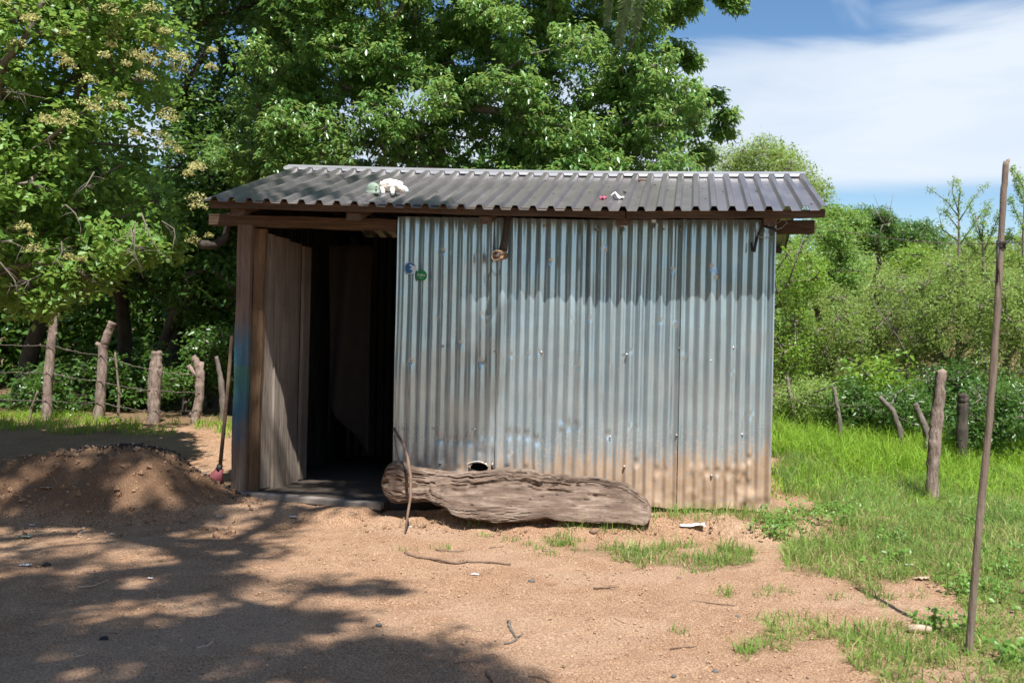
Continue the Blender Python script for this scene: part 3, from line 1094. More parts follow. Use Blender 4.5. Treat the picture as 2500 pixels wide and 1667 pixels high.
# --- hanging sacking inside the doorway
def build_sack():
    y = 1.15
    A = lambda px, py: shed_uv(px, py, y)
    top0 = A(800, 780); top1 = A(905, 780); tip = A(905, 1110); left = A(795, 990); low = A(800, 1060)
    n, m = 22, 26
    V = []
    for i in range(n):
        t = i / (n - 1)
        a = top0[0] + (top1[0] - top0[0]) * t
        zb = left[1] + (tip[1] - left[1]) * max(0, (t - 0.12) / 0.88) if t > 0.12 else low[1]
        for j in range(m):
            s = j / (m - 1)
            zt = 2.05
            z = zt + (zb - zt) * s
            V.append((a + 0.02 * math.sin(5 * t + 3 * s) * s, y + 0.04 * math.sin(9 * t + 2 * s), z))
    f = [(i * m + j, i * m + j + 1, (i + 1) * m + j + 1, (i + 1) * m + j) for i in range(n - 1) for j in range(m - 1)]
    me = bpy.data.meshes.new('hanging_cloth'); me.from_pydata(V, [], f); me.update()
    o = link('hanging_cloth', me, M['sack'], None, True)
    o.location = SO; o.rotation_euler = (0, 0, -YAW)
    so = o.modifiers.new('t', 'SOLIDIFY'); so.thickness = 0.003
    tag(o, 'dim brown cloth hanging in the dark inside the open doorway', 'cloth')


build_sack()


# ================================================================== THINGS ON AND AROUND THE SHED
def roof_pt(px, py):
    lo, hi = EAVE_B, RIDGE_B
    for _ in range(40):
        m = 0.5 * (lo + hi)
        a, z = shed_uv(px, py, m)
        s = (m - EAVE_B) / (RIDGE_B - EAVE_B)
        if z > roof_z(a, s): lo = m
        else: hi = m
    a, z = shed_uv(px, py, lo)
    return a, lo, z


SLOPE = math.atan2(0.5 * (zR0 + zR1) - 0.5 * (zE0 + zE1), RIDGE_B - EAVE_B)


def blob(name, r, mat, parent, seed=0, amp=0.15, freq=6.0, sub=3, loc=(0, 0, 0), smooth=True):
    bm = bmesh.new()
    bmesh.ops.create_icosphere(bm, subdivisions=sub, radius=1.0)
    for v in bm.verts:
        p = v.co.copy()
        k = 1 + amp * 2 * float(fbm(p.x * freq + p.z * 3.1 + seed, p.y * freq - p.z * freq, seed, 3))
        v.co = Vector((p.x * r[0] * k, p.y * r[1] * k, p.z * r[2] * k))
    me = bpy.data.meshes.new(name); bm.to_mesh(me); bm.free()
    o = link(name, me, mat, parent, smooth)
    o.location = loc
    return o


def on_roof(name, px, py, label, cat, lift=0.0, rz=0.0):
    a, b, z = roof_pt(px, py)
    e = empty(name, W(a, b, z + 0.03 + lift))
    e.rotation_euler = Matrix.Rotation(-YAW, 3, 'Z').to_4x4().to_euler()
    e.rotation_euler = (Matrix.Rotation(-YAW, 3, 'Z') @ Matrix.Rotation(SLOPE, 3, 'X') @ Matrix.Rotation(rz, 3, 'Z')).to_euler()
    return tag(e, label, cat)


def build_roof_things():
    t = on_roof('plush_lamb', 955, 480, 'white woolly plush lamb lying face down on the roof', 'soft toy')
    t.scale = (0.68, 0.68, 0.72)
    blob('body', (0.135, 0.075, 0.075), M['plush'], t, 3, 0.20, 5.0, 4, (0.0, 0, 0.075))
    h = blob('head', (0.052, 0.045, 0.045), M['plush'], t, 5, 0.08, 3.0, 3, (0.155, -0.035, 0.038))
    blob('muzzle', (0.028, 0.026, 0.026), M['hoof'], h, 6, 0.05, 2, 2, (0.035, -0.012, -0.008))
    blob('ear', (0.014, 0.026, 0.010), M['plush'], h, 7, 0.05, 2, 2, (-0.03, -0.035, 0.02))
    for i, (x, y) in enumerate(((-0.085, -0.075), (0.03, -0.085), (-0.06, 0.07), (0.06, 0.07))):
        mb = MB()
        mb.tube([(x, y * 0.4, 0.06), (x + 0.01, y * 0.9, 0.035), (x + 0.02, y * 1.35, 0.012)], [0.034, 0.030, 0.022], 10)
        l = mb.build('leg', M['plush'], t, True)
        mb = MB(); mb.tube([(x + 0.02, y * 1.33, 0.014), (x + 0.026, y * 1.55, 0.010)], [0.023, 0.018], 10)
        mb.build('foot', M['hoof'], l, True)
    t = on_roof('green_cap', 912, 480, 'faded green dome shaped plastic cap beside the plush lamb', 'cap')
    mb = MB(); pr = [(0.062, 0.0), (0.064, 0.012), (0.056, 0.016), (0.055, 0.03), (0.048, 0.05), (0.034, 0.068), (0.015, 0.078), (0.003, 0.08)]
    vs_ = []; n = 20
    for (r_, z) in pr:
        for k in range(n):
            an = 2 * math.pi * k / n
            vs_.append((r_ * math.cos(an), r_ * 0.75 * math.sin(an), z))
    fs_ = [(j * n + k, j * n + (k + 1) % n, (j + 1) * n + (k + 1) % n, (j + 1) * n + k) for j in range(len(pr) - 1) for k in range(n)]
    mb.add(vs_, fs_); mb.build('dome', M['green'], t, True)
    mb = MB(); mb.tube([(0.035, -0.035, 0.05), (0.037, -0.042, 0.051)], 0.006, 8); mb.build('vent_hole', M['black'], t)
    # rag
    t = on_roof('rag', 1500, 488, 'crumpled white and pink rag draped over a roof rib', 'rag')
    def rag(name, x0, x1, wv, mat, seed):
        V = []; n, m = 26, 6
        for i in range(n):
            u = i / (n - 1)
            for j in range(m):
                v = j / (m - 1) - 0.5
                x = x0 + (x1 - x0) * u
                f = ((A0 * 0 + x) / PITCH) % 1
                hgt = 0.036 * math.exp(-((x - 0.0) / 0.028) ** 2)
                V.append((x, v * wv * (0.5 + 0.5 * math.sin(u * 3.1)) + 0.01 * math.sin(u * 9 + seed), -0.024 + hgt + 0.010 + 0.010 * math.sin(u * 14 + j * 1.3 + seed)))
        f = [(i * m + j, (i + 1) * m + j, (i + 1) * m + j + 1, i * m + j + 1) for i in range(n - 1) for j in range(m - 1)]
        me = bpy.data.meshes.new(name); me.from_pydata(V, [], f); me.update()
        o = link(name, me, mat, t, True)
        so = o.modifiers.new('t', 'SOLIDIFY'); so.thickness = 0.004
    rag('white_cloth', -0.055, 0.075, 0.055, M['white'], 1)
    rag('pink_edge', -0.115, -0.05, 0.05, M['pink'], 2)
    rag('pink_edge', 0.07, 0.105, 0.03, M['pink'], 4)
    t = on_roof('stone', 1529, 473, 'dark flat stone between two roof ribs above the rag', 'stone', -0.025)
    blob('stone_body', (0.028, 0.02, 0.013), M['stone'], t, 3, 0.12, 2, 2, (0, 0, 0.012))
    t = on_roof('dry_leaf', 1536, 468, 'orange dry leaf curled against the dark stone on the roof', 'leaf', -0.02)
    mb = MB(); mb.add([(-0.02, 0, 0.008), (0, 0.012, 0.02), (0.025, 0.004, 0.012), (0.004, -0.012, 0.006)], [(0, 3, 1), (1, 3, 2)])
    mb.build('leaf_blade', plain('dry_orange', (0.45, 0.20, 0.07)), t)
    t = on_roof('wooden_peg', 1570, 446, 'short brown wooden peg lying near the ridge cap', 'peg', -0.02)
    mb = MB(); mb.tube([(-0.03, 0, 0.012), (0.04, 0.004, 0.012)], [0.009, 0.008], 8); mb.build('shank', M['twig'], t, True)
    mb = MB(); mb.tube([(-0.033, -0.022, 0.012), (-0.031, 0.022, 0.014)], [0.013, 0.012], 8); mb.build('head', M['twig'], t, True)
    spots = [(1130, 447, 'brown crumpled leaf high on the roof right of the plush lamb'), (1292, 475, 'curled brown leaf in a roof pan left of the rag'),
             (1585, 473, 'pale scrap of leaf right of the dark roof stone'), (1440, 472, 'small leaf scrap in the pan left of the rag'), (1712, 470, 'tan leaf flat on the right half of the roof'),
             (1060, 497, 'small leaf on the roof edge below the plush lamb')]
    for i, (px, py, lb) in enumerate(spots):
        t = on_roof('dry_leaf', px, py, lb, 'leaf', -0.026, i * 1.1)
        mb = MB(); s = 0.7
        mb.add([(-0.02 * s, 0, 0.004), (0, 0.012 * s, 0.012), (0.025 * s, 0.004, 0.006), (0.004, -0.012 * s, 0.003)], [(0, 3, 1), (1, 3, 2)])
        mb.build('leaf_blade', M['paletwig'] if i % 2 else M['twig'], t)


build_roof_things()


def build_wall_things():
    # forked branch hook with twine, hanging from the eave in front of the wall
    t = empty('branch_hook', W(*([shed_uv(1215, 560, -0.12)[0], -0.12, 1.9])))
    t.rotation_euler = (0, 0, -YAW)
    def lc(px, py, b):
        a, z = shed_uv(px, py, b)
        return Vector((a, b, z)) - Vector((shed_uv(1215, 560, -0.12)[0], -0.12, 1.9))
    mb = MB(); mb.tube([lc(1241, 520, -0.10), lc(1238, 548, -0.10), lc(1233, 585, -0.10), lc(1228, 612, -0.11)], [0.026, 0.024, 0.026, 0.034], 9)
    mb.build('stick', M['barkdark'], t, True)
    mb = MB(); mb.tube([lc(1232, 624, -0.07), lc(1222, 624, -0.16), lc(1211, 625, -0.24)], [0.030, 0.032, 0.030], 10)
    k = mb.build('knob', M['fence'], t, True)
    mb = MB()
    for i in range(4):
        c = lc(1224 - i * 4, 624, -0.15 - 0.03 * i)
        ring = [c + Vector((0.006 * math.sin(q), 0.012 * math.cos(q * 2), 0)) + Vector((math.cos(q) * 0.036, 0.0, math.sin(q) * 0.036)) for q in np.linspace(0, 6.283, 15)]
        mb.tube(ring, 0.005, 5)
    mb.build('twine', M['rope'], k, True)
    mb = MB()
    mb.tube([lc(1200, 630, -0.06), lc(1199, 655, -0.05), lc(1192, 675, -0.05), lc(1193, 692, -0.05), lc(1192, 712, -0.05)], 0.0028, 5)
    mb.tube([lc(1198, 650, -0.05), lc(1203, 664, -0.06), lc(1214, 672, -0.05), lc(1220, 666, -0.05), lc(1219, 658, -0.05)], 0.0022, 5)
    mb.tube([lc(1199, 655, -0.05), lc(1195, 668, -0.06), lc(1190, 690, -0.05)], 0.0025, 5)
    mb.build('wire_loop', M['wire'], t, True)
    tag(t, 'dark branch stub bound with twine hanging from the eave on the wall', 'hook')
    # branch stub on the left outside corner
    p = W(*[*[shed_uv(520, 600, 0.15)[0]], 0.15, shed_uv(520, 600, 0.15)[1]])
    t = empty('branch_stub', p)
    mb = MB(); mb.tube([Vector((-0.02, -0.16, -0.005)), Vector((0.03, -0.05, 0.0)), Vector((0.085, 0.03, 0.06)), Vector((0.10, 0.05, 0.18)), Vector((0.08, 0.06, 0.26))], [0.034, 0.034, 0.032, 0.03, 0.03], 10)
    mb.build('limb', M['barkdark'], t, True)
    tag(t, 'cut round branch end poking out beside the left door post', 'branch')
    # black strap and loose wire at the right corner
    t = empty('rubber_strap', W(shed_uv(1845, 600, -0.06)[0], -0.06, 1.7)); t.rotation_euler = (0, 0, -YAW)
    o0 = Vector((shed_uv(1845, 600, -0.06)[0], -0.06, 1.7))
    L2 = lambda px, py, b: Vector((*[shed_uv(px, py, b)[0]], b, shed_uv(px, py, b)[1])) - o0
    mb = MB(); mb.tube([L2(1861, 535, -0.12), L2(1862, 552, -0.10), L2(1850, 575, -0.06), L2(1844, 600, -0.055), L2(1841, 614, -0.06), L2(1837, 612, -0.05), L2(1834, 592, -0.05)], [0.008, 0.011, 0.010, 0.010, 0.013, 0.011, 0.007], 6)
    mb.build('strap_loop', M['black'], t, True)
    mb = MB(); mb.tube([L2(1862, 550, -0.10), L2(1880, 557, -0.12), L2(1897, 564, -0.10)], [0.010, 0.012, 0.012], 6)
    mb.build('strap_tail', M['black'], t, True)
    tag(t, 'black rubber strap hanging from the right end of the eave', 'strap')


build_wall_things()


def wire_mesh(mb, pts, r, barbs=None, seed=0):
    rr = random.Random(seed)
    mb.tube(pts, r, 5)
    if barbs:
        for i in range(len(pts) - 1):
            d = (pts[i + 1] - pts[i]); L = d.length
            n = int(L / barbs + rr.random())
            for k in range(n):
                p = pts[i] + d * rr.random()
                for _ in range(2):
                    v = Vector((rr.uniform(-1, 1), rr.uniform(-.6, .6), rr.uniform(-1, 1))).normalized() * (0.011 if r < 0.004 else 0.024)
                    mb.tube([p - v, p + v], r * 0.8, 4)


def sag_line(p, q, n, sag, jit=0.0, seed=0):
    rr = random.Random(seed)
    out = []
    for i in range(n + 1):
        t = i / n
        v = p.lerp(q, t)
        v = v + Vector((0, 0, -sag * 4 * t * (1 - t)))
        if 0 < i < n and jit:
            v += Vector((rr.uniform(-jit, jit), rr.uniform(-jit, jit), rr.uniform(-jit, jit)))
        out.append(v)
    return out


# ---- the log in front of the wall
def build_log():
    top = [(938, 1172), (946, 1140), (955, 1128), (984, 1128), (1004, 1142), (1060, 1150), (1100, 1158), (1150, 1160), (1180, 1154), (1230, 1150), (1290, 1155),
           (1312, 1165), (1400, 1167), (1460, 1173), (1530, 1188), (1552, 1206), (1578, 1228), (1590, 1252)]
    bot = [(938, 1186), (946, 1212), (960, 1224), (984, 1226), (1010, 1224), (1060, 1222), (1100, 1232), (1118, 1246), (1150, 1258), (1220, 1266), (1290, 1264), (1340, 1258), (1400, 1268),
           (1460, 1270), (1530, 1272), (1570, 1275), (1585, 1268), (1590, 1258)]
    xs = np.concatenate([[938.5, 940, 943, 948], np.arange(952, 1582, 3.4), [1583, 1587, 1589.5]])
    ty = np.interp(xs, [p[0] for p in top], [p[1] for p in top])
    by = np.interp(xs, [p[0] for p in bot], [p[1] for p in bot])
    ty = ty + 7 * fbm(xs * 0.035, xs * 0, 211, 4)
    by = by + 9 * fbm(xs * 0.04, xs * 0, 213, 4)
    n = 104
    V = []
    an = 2 * np.pi * np.arange(n) / n
    for i, x in enumerate(xs):
        bx = -0.30 - 0.12 * float(sst(1040, 1130, x))
        a, zt = shed_uv(x, ty[i], bx); _, zb = shed_uv(x, by[i], bx)
        zc, hz = 0.5 * (zt + zb), 0.5 * (zt - zb)
        u = (x - 938) / 650
        hy = 0.13 * (0.85 + 0.25 * math.sin(u * 5 + 0.6)) * (0.35 + 0.65 * min(1, (1591 - x) / 130)) * (0.75 + 0.25 * min(1, (x - 936) / 10))
        c, s_ = np.cos(an), np.sin(an)
        e = 0.48
        cc = np.sign(c) * np.abs(c) ** e; ss = np.sign(s_) * np.abs(s_) ** e
        uu = np.full(n, u)
        # long splits follow the grain, with a slow drift
        ph = an * 9.0 + 1.6 * fbm(uu * 7, an, 215, 3) * 2
        crack = -0.20 * sst(0.70, 0.80, vnoise(uu * 6.0 + 3, ph * 1.3, 217)) - 0.09 * sst(0.68, 0.78, vnoise(uu * 14.0, ph * 2.6, 219))
        lump = 0.17 * fbm(uu * 6, an * 1.4, 201, 4) + 0.07 * fbm(uu * 9, an * 12, 205, 3) + 0.10 * fbm(uu * 55, an * 11, 207, 4)
        ends = max(0.15, min(1, (x - 936) / 14, (1591 - x) / 30))
        f = 1 + (lump + crack) * ends
        yy = bx - cc * hy * f + 0.12 * ss * float(sst(1020, 1140, x)) + 0.03
        zz = zc + ss * hz * (1 + (0.35 * lump + crack) * ends)
        V += [(a, yy[k], zz[k]) for k in range(n)]
    nx = len(xs)
    fs_ = []
    for i in range(nx - 1):
        for k in range(n):
            fs_.append((i * n + k, (i + 1) * n + k, (i + 1) * n + (k + 1) % n, i * n + (k + 1) % n))
    fs_.append(tuple(range(n))); fs_.append(tuple((nx - 1) * n + k for k in range(n - 1, -1, -1)))
    me = bpy.data.meshes.new('log'); me.from_pydata(V, [], fs_); me.update()
    o = link('log', me, M['log'], None, False)
    o.location = SO; o.rotation_euler = (0, 0, -YAW)
    tag(o, 'long weathered split log lying against the foot of the zinc wall', 'log')
    # bent stick leaning on it
    t = MB()
    q = lambda px, py, b: W(shed_uv(px, py, b)[0], b, shed_uv(px, py, b)[1])
    t.tube([q(962, 1046, -0.10), q(970, 1060, -0.2), q(985, 1085, -0.35), q(995, 1115, -0.48), q(1002, 1160, -0.54), q(1003, 1210, -0.58), q(996, 1250, -0.66), q(989, 1300, -0.74)],
           [0.012, 0.012, 0.011, 0.011, 0.011, 0.010, 0.009, 0.006], 7)
    o = t.build('bent_stick', M['twig'], None, True)
    tag(o, 'thin bent stick arched over the left end of the log', 'stick')
    t = MB(); t.tube([q(962, 1060, -0.08), q(968, 1100, -0.12), q(975, 1128, -0.2), q(990, 1150, -0.38), q(1000, 1165, -0.52)], [0.004] * 5, 5)
    o = t.build('thin_vine', M['twig'], None, True)
    tag(o, 'thin dark vine stem curling down between wall edge and log', 'stem')


build_log()


# ---- dirt heap on the left with charcoal on top
def mound_h(x, y):
    cx, cy = -3.98, 7.62
    px = (x - cx); py = (y - cy)
    wx = np.where(px > 0, 1.12, 2.3); wy = np.where(py < 0, 0.78, 0.75)
    d = np.sqrt((px / wx) ** 2 + (py / wy) ** 2)
    d = d + 0.16 * fbm(x * 2.2, y * 2.2, 301) * 2
    h = 0.46 * (1 - sst(0.02, 1.0, d)) + 0.05 * np.exp(-((px + 1.1) / 0.5) ** 2) * (1 - sst(0.3, 1.1, d))
    h += (0.13 * fbm(x * 3.2, y * 3.2, 305, 4) + 0.06 * fbm(x * 11, y * 11, 309, 4)) * (1 - sst(0.75, 1.1, d))
    return h - 0.03


def build_mound():
    xs = np.arange(-6.6, -2.5, 0.025); ys = np.arange(6.5, 8.75, 0.025)
    X, Y = np.meshgrid(xs, ys)
    Z = ground_h(X, Y) + mound_h(X, Y)
    nx, ny = len(xs), len(ys)
    idx = np.arange(nx * ny).reshape(ny, nx)
    f = np.stack([idx[:-1, :-1], idx[:-1, 1:], idx[1:, 1:], idx[1:, :-1]], -1).reshape(-1, 4)
    keep = (mound_h(X, Y) > -0.028)[:-1, :-1].ravel()
    me = np_mesh('dirt_heap', np.stack([X, Y, Z], -1).reshape(-1, 3), f[keep], {'heap': sst(-0.02, 0.16, mound_h(X, Y) + 0.10 * fbm(X * 3, Y * 3, 331)).ravel()})
    o = link('dirt_heap', me, M['heap'], None, True)
    tag(o, 'heap of brown soil with black charcoal on its crest left of the shed', 'dirt heap')
    rr = np.random.default_rng(5)
    V = []; Fc = []
    k = 0
    for i in range(1600):
        if rr.random() < 0.55:
            x, y = rr.normal(-3.97, 0.17), rr.normal(7.66, 0.07)
        else:
            x = rr.uniform(-4.8, -3.0); y = rr.normal(7.80, 0.09)
        z = float(ground_h(x, y) + mound_h(x, y))
        s = rr.uniform(0.006, 0.020)
        ax = rr.normal(size=(3, 3)); q, _ = np.linalg.qr(ax)
        oc = np.array([[1, 0, 0], [-1, 0, 0], [0, .7, 0], [0, -.7, 0], [0, 0, .6], [0, 0, -.6]]) * s
        V.append(oc @ q.T + [x, y, z + s * 0.25])
        Fc.append(np.array([[0, 2, 4], [2, 1, 4], [1, 3, 4], [3, 0, 4], [2, 0, 5], [1, 2, 5], [3, 1, 5], [0, 3, 5]]) + k)
        k += 6
    V2 = []; F2 = []; k2 = 0
    for i in range(2200):
        x = rr.uniform(-6.3, -2.8); y = rr.uniform(6.6, 8.1)
        if float(mound_h(np.array(x), np.array(y))) < -0.02 and rr.random() < 0.6: continue
        z = float(ground_h(x, y)) + max(0.0, float(mound_h(np.array(x), np.array(y))))
        s = 0.006 + 0.030 * rr.random() ** 4
        q, _ = np.linalg.qr(rr.normal(size=(3, 3)))
        oc = np.array([[1, 0, 0], [-1, 0, 0], [0, .8, 0], [0, -.8, 0], [0, 0, .7], [0, 0, -.7]]) * s * rr.uniform(0.7, 1.3, (6, 1))
        V2.append(oc @ q.T + [x, y, z + s * 0.2])
        F2.append(np.array([[0, 2, 4], [2, 1, 4], [1, 3, 4], [3, 0, 4], [2, 0, 5], [1, 2, 5], [3, 1, 5], [0, 3, 5]]) + k2); k2 += 6
    c = link('clods', np_mesh('clods', np.concatenate(V2), np.concatenate(F2)), M['heap'], o)
    c['kind'] = 'stuff'
    c = link('charcoal', np_mesh('charcoal', np.concatenate(V), np.concatenate(Fc)), M['char'], o)
    c['kind'] = 'stuff'


build_mound()


def gz(x, y):
    z = float(ground_h(x, y))
    if -6.6 < x < -2.5 and 6.5 < y < 8.75:
        z = max(z, z + float(mound_h(x, y)))
    return z


def build_broom():
    t = empty('broom', at_y(528, 1165, 7.86))
    o = Vector(t.location)
    g = lambda px, py, Y: at_y(px, py, Y) - o
    mb = MB(); mb.tube([g(566, 820, 7.80), g(556, 950, 7.82), g(548, 1030, 7.84), g(537, 1142, 7.86)], [0.014, 0.014, 0.015, 0.016], 8)
    mb.build('handle', M['twig'], t, True)
    mb = MB(); mb.tube([g(537, 1134, 7.86), g(534, 1150, 7.86)], [0.022, 0.026], 10); mb.build('collar', M['black'], t, True)
    mb = MB(); vs_ = []
    for (px, py, hw, dp) in ((535, 1146, 0.035, 0.02), (527, 1160, 0.055, 0.035), (523, 1185, 0.075, 0.05)):
        c = g(px, py, 7.86)
        for k in range(12):
            an = 2 * math.pi * k / 12
            vs_.append(c + Vector((math.cos(an) * hw, math.sin(an) * dp, 0.01 * math.sin(an * 3))))
    fs_ = [(j * 12 + k, j * 12 + (k + 1) % 12, (j + 1) * 12 + (k + 1) % 12, (j + 1) * 12 + k) for j in range(2) for k in range(12)] + [tuple(range(11, -1, -1)), tuple(range(24, 36))]
    mb.add(vs_, fs_); mb.build('bristles', M['red'], t, True)
    tag(t, 'upright broom with dark handle and pinkish red bristles against the door post', 'broom')


build_broom()


# ================================================================== FENCES AND POLE
def post_thing(path, rads, label, group, stubs=(), mat='fence', name='fence_post', n=11, seed=0):
    """path: world points from foot to top"""
    t = empty(name, path[0])
    base = path[0]
    rr = random.Random(seed)
    pts = []; rs = []
    for i in range(len(path) - 1):
        m = 9
        for k in range(m):
            u = k / m
            pts.append(path[i].lerp(path[i + 1], u) - base + Vector((rr.uniform(-1, 1), rr.uniform(-1, 1), 0)) * 0.05 * rads[i])
            rs.append((rads[i] + (rads[i + 1] - rads[i]) * u) * rr.uniform(0.93, 1.09))
    pts.append(path[-1] - base); rs.append(rads[-1])
    if n > 9: n = 16
    mb = MB(); mb.tube(pts, rs, n)
    vv = []
    for i, q in enumerate(mb.v):
        c = pts[min(i // n, len(pts) - 1)]
        k = 1 + 0.30 * float(fbm((i % n) * 0.55 + seed * 7, q[2] * 7, 601 + seed, 3)) - 0.22 * float(sst(0.74, 0.86, vnoise((i % n) * 0.9, q[2] * 9 + seed, 607)))
        vv.append((c.x + (q[0] - c.x) * k, c.y + (q[1] - c.y) * k, q[2] + (0.035 * rads[-1] / 0.05 * float(fbm((i % n) * 0.4, 0.0, 611 + seed, 2)) if i // n == len(pts) - 1 else 0)))
    mb.v = vv
    trunk = mb.build('stem', M[mat], t, True)
    for (p0, p1, r0, r1) in stubs:
        mb = MB(); mb.tube([p0 - base, p0.lerp(p1, 0.5) - base, p1 - base], [r0, (r0 + r1) / 2, r1], 8)
        mb.build('branch_stub', M[mat], t, True)
    tag(t, label, 'fence post', group)
    return t


def build_fences():
    YL = 11.9
    g = 'wooden posts of the left barbed wire fence'
    q = lambda px, py, Y=YL: at_y(px, py, Y)
    def foot(px, py, Y=YL):
        p = at_y(px, py, Y); p.z = float(ground_h(p.x, p.y)) - 0.12
        return p
    s = YL / F
    post_thing([foot(113, 1075), q(116, 950), q(124, 850), q(134, 763)], [19 * s * .55, 20 * s * .55, 20 * s * .5, 17 * s * .55],
               'tall straight peeled post, leftmost of the left fence', g, [(q(128, 820), q(139, 812), .03, .018)], seed=1)
    post_thing([foot(238, 1065), q(247, 950), q(252, 850), q(263, 815), q(275, 787)], [.062, .058, .05, .048, .046],
               'second left fence post, its top kinked to the right above a knob', g, [(q(252, 848), q(235, 838), .035, .025), (q(240, 1010), q(234, 1000), .04, .03)], seed=2)
    post_thing([foot(374, 1070), q(376, 980), q(380, 900), q(383, 858)], [.072, .072, .072, .056],
               'thick knobbly left fence post with a flat pale top', g, [(q(378, 905), q(367, 905), .05, .03), (q(372, 1030), q(361, 1022), .05, .03)], seed=3)
    post_thing([foot(474, 1060), q(478, 1015), q(487, 970), q(489, 910), q(478, 880), q(471, 869)], [.05, .055, .052, .05, .042, .03],
               'crooked forked fence post nearest the left side of the shed', g,
               [(q(488, 925), q(493, 883), .035, .026), (q(487, 925), q(460, 892), .035, .026), (q(478, 1015), q(463, 1012), .05, .03)], seed=4)
    post_thing([foot(540, 1045, 12.4), q(545, 1000, 12.4), q(540, 930, 12.4), q(528, 870, 12.4)], [.04, .04, .035, .02],
               'thin dark post half hidden behind the blue painted door post', g, seed=5, mat='bark')
    # thin stakes
    for (pts, lb, sd_) in (([(70, 1072), (76, 1000), (92, 955)], 'thin bent stake between wires at the far left of the fence', 6),
                           ([(287, 1060), (291, 960), (281, 860)], 'thin reddish stake between the second and third left fence posts', 7)):
        path = [foot(pts[0][0], pts[0][1])] + [q(*p) for p in pts[1:]]
        post_thing(path, [.018, .016, .010], lb, 'thin stakes of the left fence', seed=sd_, name='fence_stake', n=7, mat='pole')
    # barbed wires
    wires = [([(-60, 836), (127, 843), (247, 866), (377, 903), (490, 915)], 'top barbed wire strand of the left fence'),
             ([(-60, 903), (120, 908), (249, 931), (377, 952), (489, 955)], 'second barbed wire strand of the left fence'),
             ([(-60, 970), (117, 976), (247, 982), (377, 1003), (480, 1000)], 'third barbed wire strand of the left fence'),
             ([(-60, 1040), (115, 1044), (240, 1046)], 'lowest barbed wire strand of the left fence')]
    for i, (pp, lb) in enumerate(wires):
        mb = MB()
        for k in range(len(pp) - 1):
            wire_mesh(mb, sag_line(q(*pp[k], YL - 0.06), q(*pp[k + 1], YL - 0.06), 12, 0.02, 0.006, i * 7 + k), 0.0041, 0.14, i * 11 + k)
        tag(mb.build('barbed_wire', M['wire'], None, True), lb, 'barbed wire', 'barbed wire strands of the left fence')
    # ---- right
    g2 = 'wooden posts of the right fence'
    p = ground_pt(2277, 1225)
    Yn = p.y
    qn = lambda px, py: at_y(px, py, Yn)
    sn = Yn / F
    p.z -= 0.1
    post_thing([p, qn(2277, 1130), qn(2284, 1050), qn(2293, 970), qn(2297, 903)], [15 * sn, 15.5 * sn, 15.5 * sn, 14.5 * sn, 14 * sn],
               'thick pale grey fence post standing in the grass near the tall pole', g2,
               [(qn(2292, 960), qn(2301, 946), .03, .012), (qn(2281, 1160), qn(2273, 1156), .03, .02), (qn(2289, 990), qn(2280, 987), .02, .012)], mat='fence', seed=11)
    # its fork behind
    pf = ground_pt(2258, 1120)
    post_thing([Vector((pf.x + .05, pf.y, pf.z - .1)), at_y(2262, 1050, pf.y), at_y(2246, 1015, pf.y), at_y(2234, 985, pf.y)], [.045, .04, .035, .03],
               'slanting thin post just behind the thick grey fence post', g2, mat='bark', seed=12)
    Yr = 11.6
    far = [([(1944, 1075), (1938, 1010), (1929, 960), (1922, 922)], .026, 'thin pale post nearest the right side of the shed'),
           ([(2053, 1080), (2050, 1030), (2041, 970), (2036, 945)], .028, 'second thin post from the shed in the right fence'),
           ([(2202, 1100), (2198, 1050), (2180, 1003), (2147, 969)], .034, 'fence post bent over to the left among bright leaves')]
    for i, (pp, r, lb) in enumerate(far):
        pts = [at_y(x, y, Yr - 0.3 * i) for (x, y) in pp]
        post_thing(pts, [r, r * .95, r * .9, r * .75], lb, g2, seed=20 + i, n=8, mat='bark')
    ps = ground_pt(2348, 1140)
    post_thing([Vector((ps.x, ps.y, ps.z - .1)), at_y(2349, 1060, ps.y), at_y(2351, 985, ps.y), at_y(2352, 962, ps.y)], [.062, .058, .058, .05],
               'dark rough stump post in the shade right of the thick grey post', g2, mat='barkdark', seed=31)
    mb = MB()
    wp = [(1885, 950), (1930, 965), (1990, 990), (2043, 980), (2110, 985), (2180, 1010), (2262, 1040)]
    for k in range(len(wp) - 1):
        wire_mesh(mb, sag_line(at_y(*wp[k], Yr - 0.05 - .1 * k), at_y(*wp[k + 1], Yr - 0.15 - .1 * k), 6, 0.03, 0.004, k), 0.003)
    tag(mb.build('fence_wire', M['wire'], None, True), 'thin slack wire strung between the right fence posts', 'wire')
    # ---- tall pole
    b = ground_pt(2365, 1592)
    qp = lambda px, py, dy=0.0: at_y(px, py, b.y + dy)
    t = empty('pole', b)
    path = [Vector((b.x - 0.005, b.y, b.z - 0.08))] + [qp(*pp) for pp in ((2368, 1560), (2382, 1380), (2398, 1200), (2418, 1000), (2432, 800), (2443, 600), (2451, 460), (2457, 395))]
    rad = [9.5, 9.3, 9.0, 9.0, 9.0, 8.6, 8.0, 7.6, 7.2]
    sp_ = b.y / F
    pts = []; rs = []
    rr = random.Random(3)
    for i in range(len(path) - 1):
        for k in range(6):
            u = k / 6
            pts.append(path[i].lerp(path[i + 1], u) - b + Vector((rr.uniform(-1, 1), rr.uniform(-1, 1), 0)) * 0.0015)
            rs.append((rad[i] + (rad[i + 1] - rad[i]) * u) * sp_ * rr.uniform(0.95, 1.06))
    pts.append(path[-1] - b); rs.append(rad[-1] * sp_)
    mb = MB(); mb.tube(pts, rs, 12)
    mb.build('shaft', M['pole'], t, True)
    mb = MB()
    tip = qp(2457, 398) - b
    mb.tube([tip + Vector((-0.004, 0, -0.02)), tip + Vector((0.008, 0, 0.012)), tip + Vector((0.012, 0, 0.02))], [0.013, 0.008, 0.002], 6)
    mb.build('split_tip', M['pole'], t, True)
